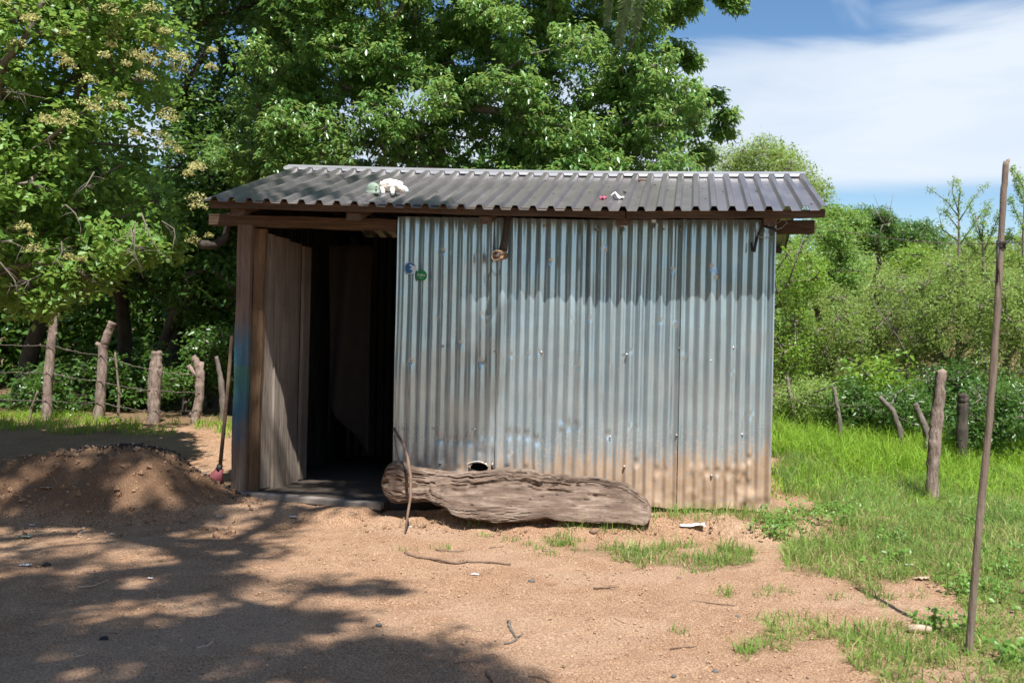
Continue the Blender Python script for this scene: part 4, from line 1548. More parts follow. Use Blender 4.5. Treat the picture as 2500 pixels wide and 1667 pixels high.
    mb = MB()
    for k in range(4):
        c = qp(2444, 590 + k * 5) - b
        ring = [c + Vector((math.cos(x) * 9.5 * sp_, math.sin(x) * 9.5 * sp_, 0.004 * math.sin(x + k))) for x in np.linspace(0, 6.283, 15)]
        mb.tube(ring, 0.006, 6)
    mb.tube([qp(2434, 598) - b + Vector((0, -.02, 0)), qp(2431, 640) - b + Vector((0, -.02, 0)), qp(2432, 690) - b + Vector((0, -.015, 0))], [0.007, 0.006, 0.004], 6)
    mb.tube([qp(2446, 596) - b + Vector((0, -.025, 0)), qp(2458, 590) - b + Vector((0, -.03, 0))], [0.008, 0.006], 6)
    mb.build('binding', M['black'], t, True)
    tag(t, 'tall thin wooden pole leaning right, planted in the grass at right', 'pole')
    # barbed wire from the shed corner to the pole and on to the right
    mb = MB()
    c0 = W(shed_uv(1925, 545, -0.05)[0], -0.05, shed_uv(1925, 545, -0.05)[1])
    mid = at_y(2180, 583, 0.5 * (c0.y + b.y) + 0.4)
    p1 = qp(2440, 594, -0.03)
    pts = [c0, W(shed_uv(1985, 556, -0.04)[0], -0.04, shed_uv(1985, 556, -0.04)[1])] + sag_line(W(shed_uv(1990, 557, -0.04)[0], -0.04, shed_uv(1990, 557, -0.04)[1]), mid, 8, 0.0)[1:] + sag_line(mid, p1, 10, 0.012)[1:]
    wire_mesh(mb, pts, 0.0020, 0.11, 3)
    wire_mesh(mb, sag_line(p1, at_y(2640, 565, b.y - 0.4), 8, 0.01), 0.0020, 0.11, 4)
    tag(mb.build('barbed_wire', M['wire'], None, True), 'single barbed wire running from the shed corner to the tall pole', 'barbed wire')
    mb = MB()
    qq = lambda px, py, bb: W(shed_uv(px, py, bb)[0], bb, shed_uv(px, py, bb)[1])
    mb.tube([qq(1836, 548, -.06), qq(1840, 565, -.07), qq(1853, 578, -.09), qq(1870, 582, -.08), qq(1890, 576, -.05)], 0.0024, 5)
    mb.tube([qq(1888, 553, -.10), qq(1897, 560, -.12), qq(1908, 557, -.12), qq(1922, 544, -.08), qq(1912, 535, -.1), qq(1893, 530, -.1)], 0.0024, 5)
    mb.tube([qq(1889, 552, -.09), qq(1905, 540, -.14), qq(1922, 530, -.16), qq(1930, 524, -.2)], 0.0024, 5)
    tag(mb.build('wire_tangle', M['wirebright'], None, True), 'loose curls of wire at the right upper corner of the shed', 'wire')


build_fences()


# ================================================================== VEGETATION
def rand_unit(n, g):
    v = g.normal(size=(n, 3))
    return v / np.linalg.norm(v, axis=1, keepdims=True)


def nrm(v):
    return v / np.maximum(np.linalg.norm(v, axis=1, keepdims=True), 1e-9)


def leaves_mesh(name, P, T, N, L, Wd, rnd, detail=True, droop=0.12, fold=0.22):
    T = nrm(T)
    B = nrm(np.cross(N, T)); N = np.cross(T, B)
    L = L[:, None]; Wd = Wd[:, None]
    n = len(P)
    if detail:
        v0 = P
        vm = P + T * L * 0.48 - N * fold * Wd * 0.5
        vl = P + T * L * 0.42 + B * Wd * 0.5
        vr = P + T * L * 0.42 - B * Wd * 0.5
        v4 = P + T * L - N * L * droop
        V = np.stack([v0, vl, vm, vr, v4], 1).reshape(-1, 3)
        f = np.array([[0, 2, 1], [0, 3, 2], [1, 2, 4], [2, 3, 4]])
        k = 5
    else:
        vl = P + T * L * 0.45 + B * Wd * 0.5 + N * fold * Wd * 0.3
        vr = P + T * L * 0.45 - B * Wd * 0.5 + N * fold * Wd * 0.3
        v4 = P + T * L - N * L * droop
        V = np.stack([P, vl, v4, vr], 1).reshape(-1, 3)
        f = np.array([[0, 2, 1], [0, 3, 2]])
        k = 4
    Fc = (f[None] + (np.arange(n) * k)[:, None, None]).reshape(-1, 3)
    return np_mesh(name, V, Fc, {'rnd': np.repeat(rnd, k)})


def tuft_leaves(cent, per, L, wr, g, droop=(15, 75), off=0.03):
    """whorls of drooping leaves round each tuft centre"""
    n = len(cent)
    P = np.repeat(cent, per, 0)
    m = n * per
    az = g.uniform(0, 2 * np.pi, m)
    p = np.radians(g.uniform(droop[0], droop[1], m))
    rad = np.stack([np.cos(az), np.sin(az), np.zeros(m)], 1)
    T = rad * np.cos(p)[:, None]; T[:, 2] -= np.sin(p)
    T += g.normal(0, 0.12, (m, 3))
    N = rad * np.sin(p)[:, None]; N[:, 2] += np.cos(p)
    N += g.normal(0, 0.25, (m, 3))
    P = P + rad * off * g.uniform(0.4, 1.4, m)[:, None] + g.normal(0, off * 0.7, (m, 3))
    LL = L * g.uniform(0.7, 1.2, m)
    base = np.repeat(g.random(n), per)
    rnd = np.clip(0.6 * base + 0.4 * g.random(m), 0, 1)
    return P, T, N, LL, LL * wr * g.uniform(0.85, 1.15, m), rnd


def random_leaves(cent, rad, per, L, wr, g, up=0.6):
    n = len(cent); m = n * per
    P = np.repeat(cent, per, 0) + rand_unit(m, g) * (rad * g.random(m) ** 0.5)[:, None]
    T = rand_unit(m, g); T[:, 2] = T[:, 2] * 0.6 - 0.15
    N = rand_unit(m, g); N[:, 2] = np.abs(N[:, 2]) + up; N[:, 1] -= 0.25
    LL = L * g.uniform(0.6, 1.25, m)
    base = np.repeat(g.random(n), per)
    rnd = np.clip(0.55 * base + 0.45 * g.random(m), 0, 1)
    return P, T, N, LL, LL * wr * g.uniform(0.8, 1.15, m), rnd


def grow(base_pts, targets, g, r_tip=0.008, r_base=0.12, jit=0.12, power=0.42):
    """skeleton: trunk polyline + limbs to every target; returns (pts, parent, radius)"""
    pts = [np.array(p, float) for p in base_pts]
    par = [-1] + list(range(len(base_pts) - 1))
    order = np.argsort([np.linalg.norm(t - pts[-1]) for t in targets])
    start = max(1, len(base_pts) // 2)
    leafs = []
    for i in order:
        t = targets[i]
        A = np.array(pts[start:])
        d = np.linalg.norm(A - t, axis=1) + 0.6 * np.maximum(0, A[:, 2] - t[2])
        j = int(np.argmin(d)) + start
        p0 = pts[j]
        L = np.linalg.norm(t - p0)
        k = max(1, int(L / 0.45))
        prev = j
        bow = g.normal(0, jit, 3) * min(1.0, L)
        for s in range(1, k + 1):
            u = s / k
            q = p0 + (t - p0) * u + bow * math.sin(math.pi * u) + (g.normal(0, 0.02, 3) if s < k else 0)
            q[2] += 0.10 * L * math.sin(math.pi * u)
            pts.append(q); par.append(prev); prev = len(pts) - 1
        leafs.append(prev)
    cnt = np.zeros(len(pts))
    for l in leafs: cnt[l] += 1
    for i in range(len(pts) - 1, 0, -1):
        cnt[par[i]] += cnt[i]
    rad = r_base * (np.maximum(cnt, 0.3) / max(cnt[0], 1)) ** power
    rad = np.maximum(rad, r_tip)
    nb = len(base_pts)
    for i in range(nb):
        rad[i] = r_base * (1.15 - 0.25 * i / nb) if i > 0 else r_base * 1.35
    return pts, par, rad


def skel_mesh(name, pts, par, rad, mat, parent, sides=6):
    V = []; Fc = []
    k = 0
    P = np.array(pts)
    an = np.arange(sides) * 2 * np.pi / sides
    for i in range(1, len(pts)):
        j = par[i]
        d = P[i] - P[j]; L = np.linalg.norm(d)
        if L < 1e-6: continue
        d /= L
        u = np.cross(d, [0.31, 0.77, 0.55]); u /= np.linalg.norm(u); v = np.cross(d, u)
        ring = np.cos(an)[:, None] * u + np.sin(an)[:, None] * v
        V.append(P[j] - d * rad[j] * 0.3 + ring * min(rad[j], rad[i] * 1.35)); V.append(P[i] + d * rad[i] * 0.25 + ring * rad[i])
        q = np.arange(sides); q2 = (q + 1) % sides
        Fc.append(np.stack([k + q, k + q2, k + sides + q2, k + sides + q], 1)); k += 2 * sides
    return link(name, np_mesh(name, np.concatenate(V), np.concatenate(Fc)), mat, parent, True)


def tree(name, label, cat, base, trunk, lobes, lobe_r, kind, mat, g, r_base=0.12, bark='bark', tufts=30, per=9, L=0.1, wr=0.42, detail=True, group=None,
         twig_frac=0.5, droop=(15, 75), shell=0.6, up=0.6, lrad=0.1):
    """tree > trunk, crown.  lobes (n,3) foliage clump centres in world space"""
    t = empty(name, base)
    b = np.array(base)
    lob = np.array(lobes) - b
    trk = [np.array(p, float) - b for p in trunk]
    pts, par, rad = grow(trk, list(lob), g, 0.007, r_base)
    n = len(lob)
    rr = np.repeat(lobe_r, tufts) if hasattr(lobe_r, '__len__') else np.full(n * tufts, lobe_r)
    d = rand_unit(n * tufts, g)
    d[:, 2] *= 0.8
    cent = np.repeat(lob, tufts, 0) + d * (rr * (shell + (1 - shell) * g.random(n * tufts)) * g.uniform(0.75, 1.1, n * tufts))[:, None]
    # twigs: some tufts joined to their lobe centre
    m = max(1, int(len(cent) * twig_frac * 0.35))
    sel = g.choice(len(cent), m, replace=False)
    n0 = len(pts)
    end_idx = {}
    P = list(pts); PR = list(par); RD = list(rad)
    allp = np.array(pts)
    for s in sel:
        li = s // tufts
        c0 = lob[li]
        if li not in end_idx:
            end_idx[li] = int(np.argmin(np.linalg.norm(allp - c0, axis=1)))
        P.append(cent[s] * 0.55 + c0 * 0.45 + g.normal(0, 0.03, 3)); PR.append(end_idx[li]); RD.append(0.006)
        P.append(cent[s]); PR.append(len(P) - 2); RD.append(0.0035)
    skel_mesh('trunk', P, PR, RD, M[bark], t)
    if kind == 'tuft':
        a = tuft_leaves(cent, per, L, wr, g, droop)
    else:
        a = random_leaves(cent, lrad, per, L, wr, g, up)
    me = leaves_mesh('crown', *a, detail=detail)
    c = link('crown', me, M[mat], t, True)
    tag(t, label, cat, group)
    return t, cent + b


def poly_lobes(poly, n, Yr, g, mind=0.0, zmin=-9, extra=None):
    """foliage clump centres: points of a picture region given a depth of their own"""
    xs = [p[0] for p in poly]; ys = [p[1] for p in poly]
    out = []
    tries = 0
    while len(out) < n and tries < n * 200:
        tries += 1
        px, py = g.uniform(min(xs), max(xs)), g.uniform(min(ys), max(ys))
        if not in_poly(np.array([px]), np.array([py]), poly)[0]: continue
        Y = g.uniform(*Yr)
        p = np.array(at_y(px, py, Y))
        if p[2] < zmin: continue
        if mind and out and min(np.linalg.norm(p - q) for q in out) < mind: continue
        out.append(p)
    return np.array(out)


def gp(px, py, Y):
    p = at_y(px, py, Y)
    return Vector((p.x, p.y, float(ground_h(p.x, p.y)) - 0.1))


def build_big_tree():
    g = np.random.default_rng(21)
    poly = [(610, 470), (560, 380), (640, 200), (620, 0), (560, -330), (1500, -360), (1660, -200), (1700, -60), (1600, 40), (1570, 110), (1640, 170), (1700, 240),
            (1715, 300), (1690, 370), (1640, 440), (1500, 480)]
    lob = poly_lobes(poly, 390, (11.0, 13.6), g, 0.24)
    # boughs reaching out at the right
    lob2 = np.array([np.array(at_y(px, py, Y)) for (px, py, Y) in
                     ((1720, -40, 11.5), (1765, -15, 11.4), (1795, 5, 11.4), (1690, 10, 11.8), (1640, 40, 12.0), (1745, 235, 12.0), (1775, 280, 12.0), (1765, 320, 12.1), (1720, 380, 12.3), (1690, 150, 12.2), (1655, 120, 12.1))])
    r = np.concatenate([g.uniform(0.28, 0.46, len(lob)), g.uniform(0.12, 0.20, len(lob2))])
    lob = np.concatenate([lob, lob2])
    base = gp(1060, 1030, 12.6)
    trunk = [base, at_y(1062, 800, 12.6), at_y(1050, 500, 12.5), at_y(1070, 330, 12.4), at_y(1090, 120, 12.3)]
    tree('broadleaf_tree', 'large glossy leaved tree with drooping leaf tufts rising behind the shed roof', 'tree', base, trunk, lob, r, 'tuft', 'leafB', g,
         r_base=0.12, tufts=52, per=12, L=0.077, wr=0.47, twig_frac=0.22, droop=(-5, 65), shell=0.4, detail=False)


def build_flowering_tree():
    g = np.random.default_rng(22)
    poly = [(-420, -130), (380, -130), (430, -60), (440, 130), (400, 230), (340, 290), (410, 400), (460, 500), (420, 600), (280, 640), (120, 740), (-400, 800)]
    lob = poly_lobes(poly, 240, (7.9, 9.4), g, 0.19)
    r = g.uniform(0.20, 0.33, len(lob))
    base = gp(-300, 1200, 8.7)
    trunk = [base, at_y(-280, 900, 8.7), at_y(-230, 650, 8.7), at_y(-150, 420, 8.7), at_y(-60, 200, 8.7)]
    t, cent = tree('flowering_tree', 'leafy tree with cream flower clusters at the left edge', 'tree', base, trunk, lob, r, 'rand', 'leafA', g,
                   r_base=0.10, tufts=36, per=8, L=0.070, wr=0.66, lrad=0.09, up=0.5, twig_frac=0.25, detail=False)
    # flower heads
    fp = [(330, 70), (140, 140), (230, 150), (300, 135), (335, 178), (412, 132), (432, 140), (500, 152), (285, 232), (258, 255), (160, 287), (30, 112), (70, 30), (190, 30), (15, 20),
          (150, 290), (345, 45), (370, 45), (450, 410), (470, 480), (90, 620), (30, 560), (365, 335), (300, 140), (60, 45), (345, 155), (385, 120), (470, 170), (200, 200), (420, 300), (290, 75), (225, 260), (400, 360), (100, 300), (180, 640), (490, 600), (475, 420), (120, 60), (250, 20)]
    P = []
    fp = [(px + g.normal(0, 22), py + g.normal(0, 18)) for (px, py) in fp for _ in range(2)]
    for (px, py) in fp:
        c = np.array(at_y(px, py, g.uniform(7.6, 8.2)))
        m = 90
        d = rand_unit(m, g); d[:, 2] = np.abs(d[:, 2]) * 1.0 - 0.15
        P.append(c + d * np.array([0.075, 0.07, 0.07]) * g.uniform(0.5, 1.3) * (0.5 + 0.5 * g.random((m, 1))))
    P = np.concatenate(P) - np.array(base)
    n = len(P)
    N = rand_unit(n, g); N[:, 2] += 0.8
    T = rand_unit(n, g)
    L = g.uniform(0.010, 0.022, n)
    me = leaves_mesh('flower_heads', P, T, N, L, L * 0.9, g.random(n), detail=False)
    o = link('flower_heads', me, M['flower'], t); o['kind'] = 'stuff'
    # bare dead twigs poking out of the crown
    mb = MB(); rr = random.Random(4)
    for (x0, y0, x1, y1) in ((330, 540, 350, 680), (345, 520, 390, 620), (0, 215, 110, 240), (320, 560, 300, 640), (20, 700, 100, 670), (0, 640, 45, 730), (150, 590, 125, 650), (395, 540, 430, 590), (160, 500, 200, 560), (230, 420, 190, 470), (0, 590, 70, 610)):
        p, q = at_y(x0, y0, 7.85 + rr.uniform(-.1, .1)) - base, at_y(x1, y1, 7.75) - base
        mid = p.lerp(q, 0.5) + Vector((rr.uniform(-.05, .05), 0, rr.uniform(-.04, .04)))
        mb.tube([p, mid, q], [0.006, 0.0045, 0.002], 5)
        for k in range(6):
            u = rr.random(); o_ = p.lerp(mid, u) if k % 2 else mid.lerp(q, u)
            v = Vector((rr.uniform(-.14, .14), rr.uniform(-.06, .06), rr.uniform(-.16, .06)))
            mb.tube([o_, o_ + v * 0.5 + Vector((0, 0, .01)), o_ + v], [0.003, 0.0024, 0.0015], 4)
    mb.build('dead_twigs', M['bark'], t, True)['kind'] = 'stuff'


def build_left_wood():
    g = np.random.default_rng(23)
    specs = [  # label, foot px/Y, bend points, crown polygon, n, Y range
        ('dark tree between the flowering tree and the big tree, in shade', (430, 1020, 14.4), [(430, 760), (470, 560), (520, 330)], [(400, 520), (430, 280), (480, 60), (380, -60), (360, -220), (760, -300), (760, 120), (700, 470), (560, 560)], 130, (13.2, 15.4), 0.10),
        ('leaning dark trunk behind the two leftmost fence posts', (40, 1030, 13.6), [(80, 840), (160, 640), (240, 420)], [(-250, 420), (120, 250), (380, 300), (400, 560), (250, 700), (-200, 720)], 40, (12.6, 14.6), 0.10),
        ('upright dark trunk behind the second left fence post', (300, 1030, 14.8), [(305, 820), (290, 640), (310, 450)], [(100, 520), (420, 420), (480, 640), (300, 720), (120, 700)], 26, (14.0, 15.6), 0.09),
        ('tree whose trunk leans right above the knobbly fence post', (365, 1030, 13.8), [(375, 900), (420, 780), (500, 640)], [(380, 600), (600, 480), (640, 700), (520, 780), (420, 740)], 24, (13.2, 14.8), 0.075),
        ('slim dark tree seen just left of the painted door post', (520, 1030, 14.2), [(515, 850), (530, 700), (545, 560)], [(450, 620), (600, 520), (620, 800), (480, 820)], 18, (13.4, 14.8), 0.06)]
    for (lb, ft, bend, poly, n, Yr, rb) in specs:
        base = gp(*ft)
        trunk = [base] + [at_y(px, py, ft[2]) for (px, py) in bend]
        lob = poly_lobes(poly, n, Yr, g, 0.3)
        if 'two leftmost' in lb:  # overhead foliage, out of view, added to darken the undergrowth behind the fence
            lob = np.concatenate([lob, np.stack([g.uniform(-10, -3.6, 70), g.uniform(10.8, 12.2, 70), g.uniform(5.0, 6.6, 70)], 1)])
        tree('woodland_tree', lb, 'tree', base, trunk, lob, g.uniform(0.32, 0.5, len(lob)), 'rand', 'leafC', g, r_base=rb, bark='barkdark',
             tufts=34, per=9, L=0.095, wr=0.55, lrad=0.12, detail=False, group='trees of the wood behind the left fence')
    # undergrowth behind the fence
    ug = [((60, 985), 'low leafy undergrowth behind the leftmost fence post', 170, 150), ((200, 960), 'leafy undergrowth behind the second left fence post', 120, 170),
          ((330, 960), 'undergrowth between the knobbly post and its left neighbour', 110, 150), ((450, 930), 'leafy bush behind the crooked forked post', 120, 190), ((560, 900), 'bush close to the left side of the shed', 90, 230)]
    for i, ((px, py), lb, rx, ry) in enumerate(ug):
        Y = 13.0 + 0.25 * (i % 3)
        lob = []
        for _ in range(22):
            an = g.uniform(0, 6.28); q = math.sqrt(g.random())
            lob.append(np.array(at_y(px + rx * q * math.cos(an), py - abs(ry * q * math.sin(an)) * 0.9 + 40, Y + g.uniform(-0.5, 0.6))))
        base = gp(px, 1030, Y)
        tree('undergrowth_bush', lb, 'bush', base, [base, Vector(base) + Vector((0, 0, 0.25))], np.array(lob), 0.22, 'rand', 'leafC', g, r_base=0.03, bark='barkdark',
             tufts=16, per=8, L=0.07, wr=0.6, lrad=0.10, detail=False, group='undergrowth behind the left fence')
    # far wood closing the view
    n = 40000
    X = g.uniform(-16, 0.7, n); Y = 16.5 + 5.5 * g.random(n) ** 1.2
    top = 3.8 + 1.4 * fbm(X * 0.5, Y * 0.4, 401) * 2 - 1.0 * sst(-3, 0.5, X)
    Z = ground_h(X, Y) + top * g.random(n) ** 0.8
    keep = fbm(X * 0.9, Z * 0.9 + Y * 0.3, 402) > -0.16
    cent = np.stack([X, Y, Z], 1)[keep]
    a = random_leaves(cent, 0.28, 3, 0.175, 0.6, g, 0.4)
    o = link('background_wood', leaves_mesh('background_wood', *a, detail=False), M['leafC'], None, True)
    tag(o, 'dense dark mass of foliage deep in the wood behind the left fence and shed', 'woodland', None, 'stuff')


def bush(label, cx, cy, rx, ry, Y, g, mat='leafS', n=26, L=0.05, wr=0.42, name='scrub_bush', per=12, tufts=20, lrad=0.12, r=0.24, foot=None, group='scrub bushes right of the shed', depth=0.9, bark='bark', flat=1.0):
    lob = []
    for _ in range(int(n * 2.1)):
        an = g.uniform(0, 6.28); q = math.sqrt(g.random())
        lob.append(np.array(at_y(cx + rx * q * math.cos(an), cy + ry * q * math.sin(an), Y + g.uniform(-depth, depth))))
    base = gp(*(foot or (cx, cy + ry + 60)), Y)
    base.z = float(ground_h(base.x, base.y)) - 0.1
    c = np.mean(lob, 0)
    mid = Vector((base.x * .5 + c[0] * .5, Y, base.z + max(0.3, (c[2] - base.z) * 0.5)))
    return tree(name, label, 'bush' if 'bush' in name else 'tree', base, [base, mid], np.array(lob), r, 'rand', mat, g, r_base=0.05, bark=bark, tufts=tufts, per=per, L=L, wr=wr, lrad=lrad, detail=False, group=group)


def build_right_scrub():
    g = np.random.default_rng(24)
    B = bush
    B('green bush beside the right edge of the shed under the beam end', 1930, 760, 75, 190, 13.6, g, 'leafY', 26, 0.05)
    B('dense bush with cream flower tufts below the right beam end', 2010, 640, 100, 90, 15.5, g, 'leafA', 30, 0.06)
    B('feathery grey green bush behind the thin fence posts', 2030, 820, 110, 120, 14.2, g, 'leafS', 34, 0.05, 0.36)
    B('feathery green bush above the thick grey post', 2180, 800, 110, 130, 14.6, g, 'leafS', 36, 0.05, 0.36)
    B('bright leafed shrub behind the bent fence post', 2150, 960, 85, 75, 12.9, g, 'leafY', 16, 0.085, 0.5, tufts=8, lrad=0.16, r=0.34)
    B('feathery bush left of the tall pole', 2320, 780, 100, 140, 13.6, g, 'leafS', 34, 0.05, 0.36)
    B('tall feathery bush at the right edge behind the pole', 2480, 800, 100, 190, 12.6, g, 'leafS', 40, 0.05, 0.36)
    B('low dark bush at the right edge of the grass', 2440, 1020, 110, 70, 11.2, g, 'leafC', 26, 0.06)
    B('low tangled bush right of the shed at the grass edge', 1960, 990, 85, 55, 12.4, g, 'leafS', 20, 0.05)
    B('dark undergrowth behind the second thin post', 2075, 1000, 75, 50, 12.5, g, 'leafC', 20, 0.06)
    B('dark undergrowth left of the thick grey post at fence line', 2215, 1010, 70, 50, 12.3, g, 'leafC', 20, 0.06)
    B('dark low bush between the thick grey post and the stump', 2330, 980, 90, 80, 12.6, g, 'leafC', 24, 0.06)
    B('yellowish bush on the slope left of the pole', 2240, 660, 70, 50, 19.0, g, 'leafY', 20, 0.06)
    B('rounded dark green bush on the skyline right of the roof', 2120, 560, 70, 45, 22.0, g, 'leafC', 24, 0.075, 0.5)
    B('bush on the skyline midway between roof and pole', 2230, 590, 80, 45, 22.5, g, 'leafC', 24, 0.075, 0.5)
    B('green bush on the skyline just right of the eave', 2050, 550, 55, 45, 21.0, g, 'leafA', 20, 0.075, 0.5)
    B('bush on the skyline behind the tall pole', 2390, 650, 90, 50, 20.0, g, 'leafS', 26, 0.06)
    B('pale bush on the slope at the right edge', 2500, 650, 80, 60, 19.0, g, 'leafS', 24, 0.06)
    # flat topped tree behind the roof's right end
    lob = poly_lobes([(1700, 470), (1700, 380), (1790, 355), (1900, 355), (1930, 390), (1985, 420), (2015, 470), (1990, 500), (1900, 490)], 46, (19.5, 21.5), g, 0.25)
    base = gp(1860, 1000, 20.5)
    tree('flat_topped_tree', 'feathery flat topped tree beyond the right end of the roof', 'tree', base, [base, at_y(1860, 800, 20.5), at_y(1850, 600, 20.5)], lob, 0.36, 'rand', 'leafS', g,
         r_base=0.07, bark='bark', tufts=34, per=12, L=0.075, wr=0.4, lrad=0.15, detail=False)
    # wispy saplings against the sky
    def sapling(label, stem, boughs, Y, dens=40, mat='leafY'):
        base = gp(stem[0][0], 1000, Y)
        t = empty('sapling', base)
        mb = MB()
        S = [at_y(x, y, Y) for (x, y) in stem]
        mb.tube([Vector((S[0].x, Y, base.z)) - base] + [p - base for p in S], [0.03] + list(np.linspace(0.026, 0.006, len(S))), 6)
        cent = []
        for bo in boughs:
            pts = [at_y(x, y, Y + g.uniform(-.25, .25)) for (x, y) in bo]
            mb.tube([p - base for p in pts], list(np.linspace(0.010, 0.003, len(pts))), 5)
            for i in range(len(pts) - 1):
                for _ in range(dens // len(pts)):
                    cent.append(np.array(pts[i].lerp(pts[i + 1], g.random())) + g.normal(0, 0.02, 3) - np.array(base))
        mb.build('trunk', M['bark'], t, True)
        a = random_leaves(np.array(cent), 0.05, 9, 0.03, 0.5, g, 0.4)
        link('crown', leaves_mesh('crown', *a, detail=False), M[mat], t, True)
        tag(t, label, 'sapling', 'thin saplings against the sky at right')
    sapling('wispy bare branched sapling against the blue sky left of the pole', [(2341, 700), (2341, 580), (2340, 480)],
            [[(2341, 530), (2310, 490), (2262, 455)], [(2341, 540), (2380, 480), (2412, 445)], [(2340, 500), (2345, 465), (2335, 440)], [(2341, 560), (2310, 520), (2300, 515)], [(2341, 590), (2300, 560), (2290, 510)],
             [(2341, 600), (2390, 530), (2420, 485)], [(2341, 520), (2325, 470), (2330, 430)]], 14.0)
    sapling('leafier thin sapling right behind the pole at mid height', [(2405, 700), (2400, 600), (2380, 520)],
            [[(2400, 600), (2385, 560), (2365, 500)], [(2400, 620), (2425, 560), (2440, 520)], [(2398, 580), (2400, 540), (2415, 500)], [(2402, 640), (2370, 600), (2350, 570)], [(2402, 640), (2440, 600), (2470, 560)]], 13.6, 90)
    sapling('thin sapling with drooping sprays at the right edge', [(2500, 700), (2498, 560), (2505, 430)],
            [[(2500, 560), (2480, 520), (2465, 480)], [(2505, 470), (2485, 430), (2470, 410)], [(2500, 600), (2470, 580), (2455, 590)], [(2502, 500), (2490, 470), (2480, 440)], [(2500, 640), (2475, 620), (2455, 640)]], 13.2, 90)
    # hillside scrub far behind
    n = 36000
    X = g.uniform(-3, 26, n); Y = 24 + 26 * g.random(n)
    top = 2.1 + 1.4 * fbm(X * 0.5, Y * 0.5, 411) * 2
    Z = ground_h(X, Y) + top * g.random(n) ** 0.6
    keep = fbm(X * 0.8, Y * 0.8 + Z, 412) > -0.14
    cent = np.stack([X, Y, Z], 1)[keep]
    a = random_leaves(cent, 0.30, 3, 0.18, 0.55, g, 0.5)
    o = link('hillside_scrub', leaves_mesh('hillside_scrub', *a, detail=False), M['leafS'], None, True)
    tag(o, 'mass of green scrub covering the far hillside at right', 'scrub', None, 'stuff')
    # pale dead branches in the scrub
    dead = [([(1925, 690), (1945, 630), (1965, 570)], 'pale forked dead branch in the bushes right of the shed'), ([(2230, 900), (2190, 820), (2130, 740)], 'long thin dead branch slanting through the feathery bush'),
            ([(2140, 590), (2155, 550), (2175, 545)], 'bare grey twigs sticking out of the skyline bushes')]
    for pp, lb in dead:
        Y = 13.0 if pp[0][0] != 2140 else 20.5
        mb = MB()
        P = [at_y(x, y, Y - 0.5) for (x, y) in pp]
        sc = Y / 13
        mb.tube(P, [0.011 * sc, 0.009 * sc, 0.004 * sc], 6)
        for k in range(6):
            u = g.random(); q = P[1].lerp(P[2], u)
            mb.tube([q, q + Vector((g.uniform(-.2, .25), g.uniform(-.1, .1), g.uniform(.1, .4))) * sc], [0.005 * sc, 0.002 * sc], 5)
        tag(mb.build('dead_branch', M['bark'], None, True), lb, 'branch')


def build_palm():
    # tip of a coconut frond hanging into the top of the picture
    g = np.random.default_rng(25)
    t = empty('palm_frond', at_y(1520, -150, 9.0))
    b = np.array(t.location)
    for (pp, ln) in (([(1600, -420), (1570, -180), (1530, 0), (1512, 110)], 0.17), ([(1640, -380), (1590, -140), (1560, 20), (1548, 85)], 0.14), ([(1560, -420), (1510, -200), (1488, -40), (1482, 60)], 0.13)):
        P = [at_y(x, y, 9.0) for (x, y) in pp]
        pts = []
        for i in range(3):
            for k in range(30):
                pts.append(P[i].lerp(P[i + 1], k / 30))
        pts.append(P[-1])
        mb = MB(); mb.tube([p - Vector(b) for p in pts], list(np.linspace(0.014, 0.003, len(pts))), 5)
        rib = mb.build('midrib', M['palm'], t, True)
        me_P = []; me_T = []; me_L = []
        for i in range(16, len(pts)):
            tt = (pts[i] - pts[i - 1]).normalized()
            side = tt.cross(Vector((0, -1, 0.3))).normalized()
            for sgn in (1, -1):
                for h in (0, 0.5):
                    me_P.append(np.array(pts[i].lerp(pts[i - 1], h)) - b)
                    me_T.append(np.array(tt * 0.55 + side * sgn * 0.85 + Vector((0, -0.1, -0.10))) + g.normal(0, 0.05, 3))
                    me_L.append(ln * (1.05 - 0.75 * i / len(pts)))
        n = len(me_P)
        N = np.tile([0.2, -0.8, 0.5], (n, 1)) + g.normal(0, 0.15, (n, 3))
        L = np.array(me_L)
        me = leaves_mesh('leaflets', np.array(me_P), np.array(me_T), N, L, np.full(n, 0.020), g.random(n), True)
        link('leaflets', me, M['palm'], rib, True)
    tag(t, 'green palm frond tip hanging down at the top edge above the roof', 'palm frond')


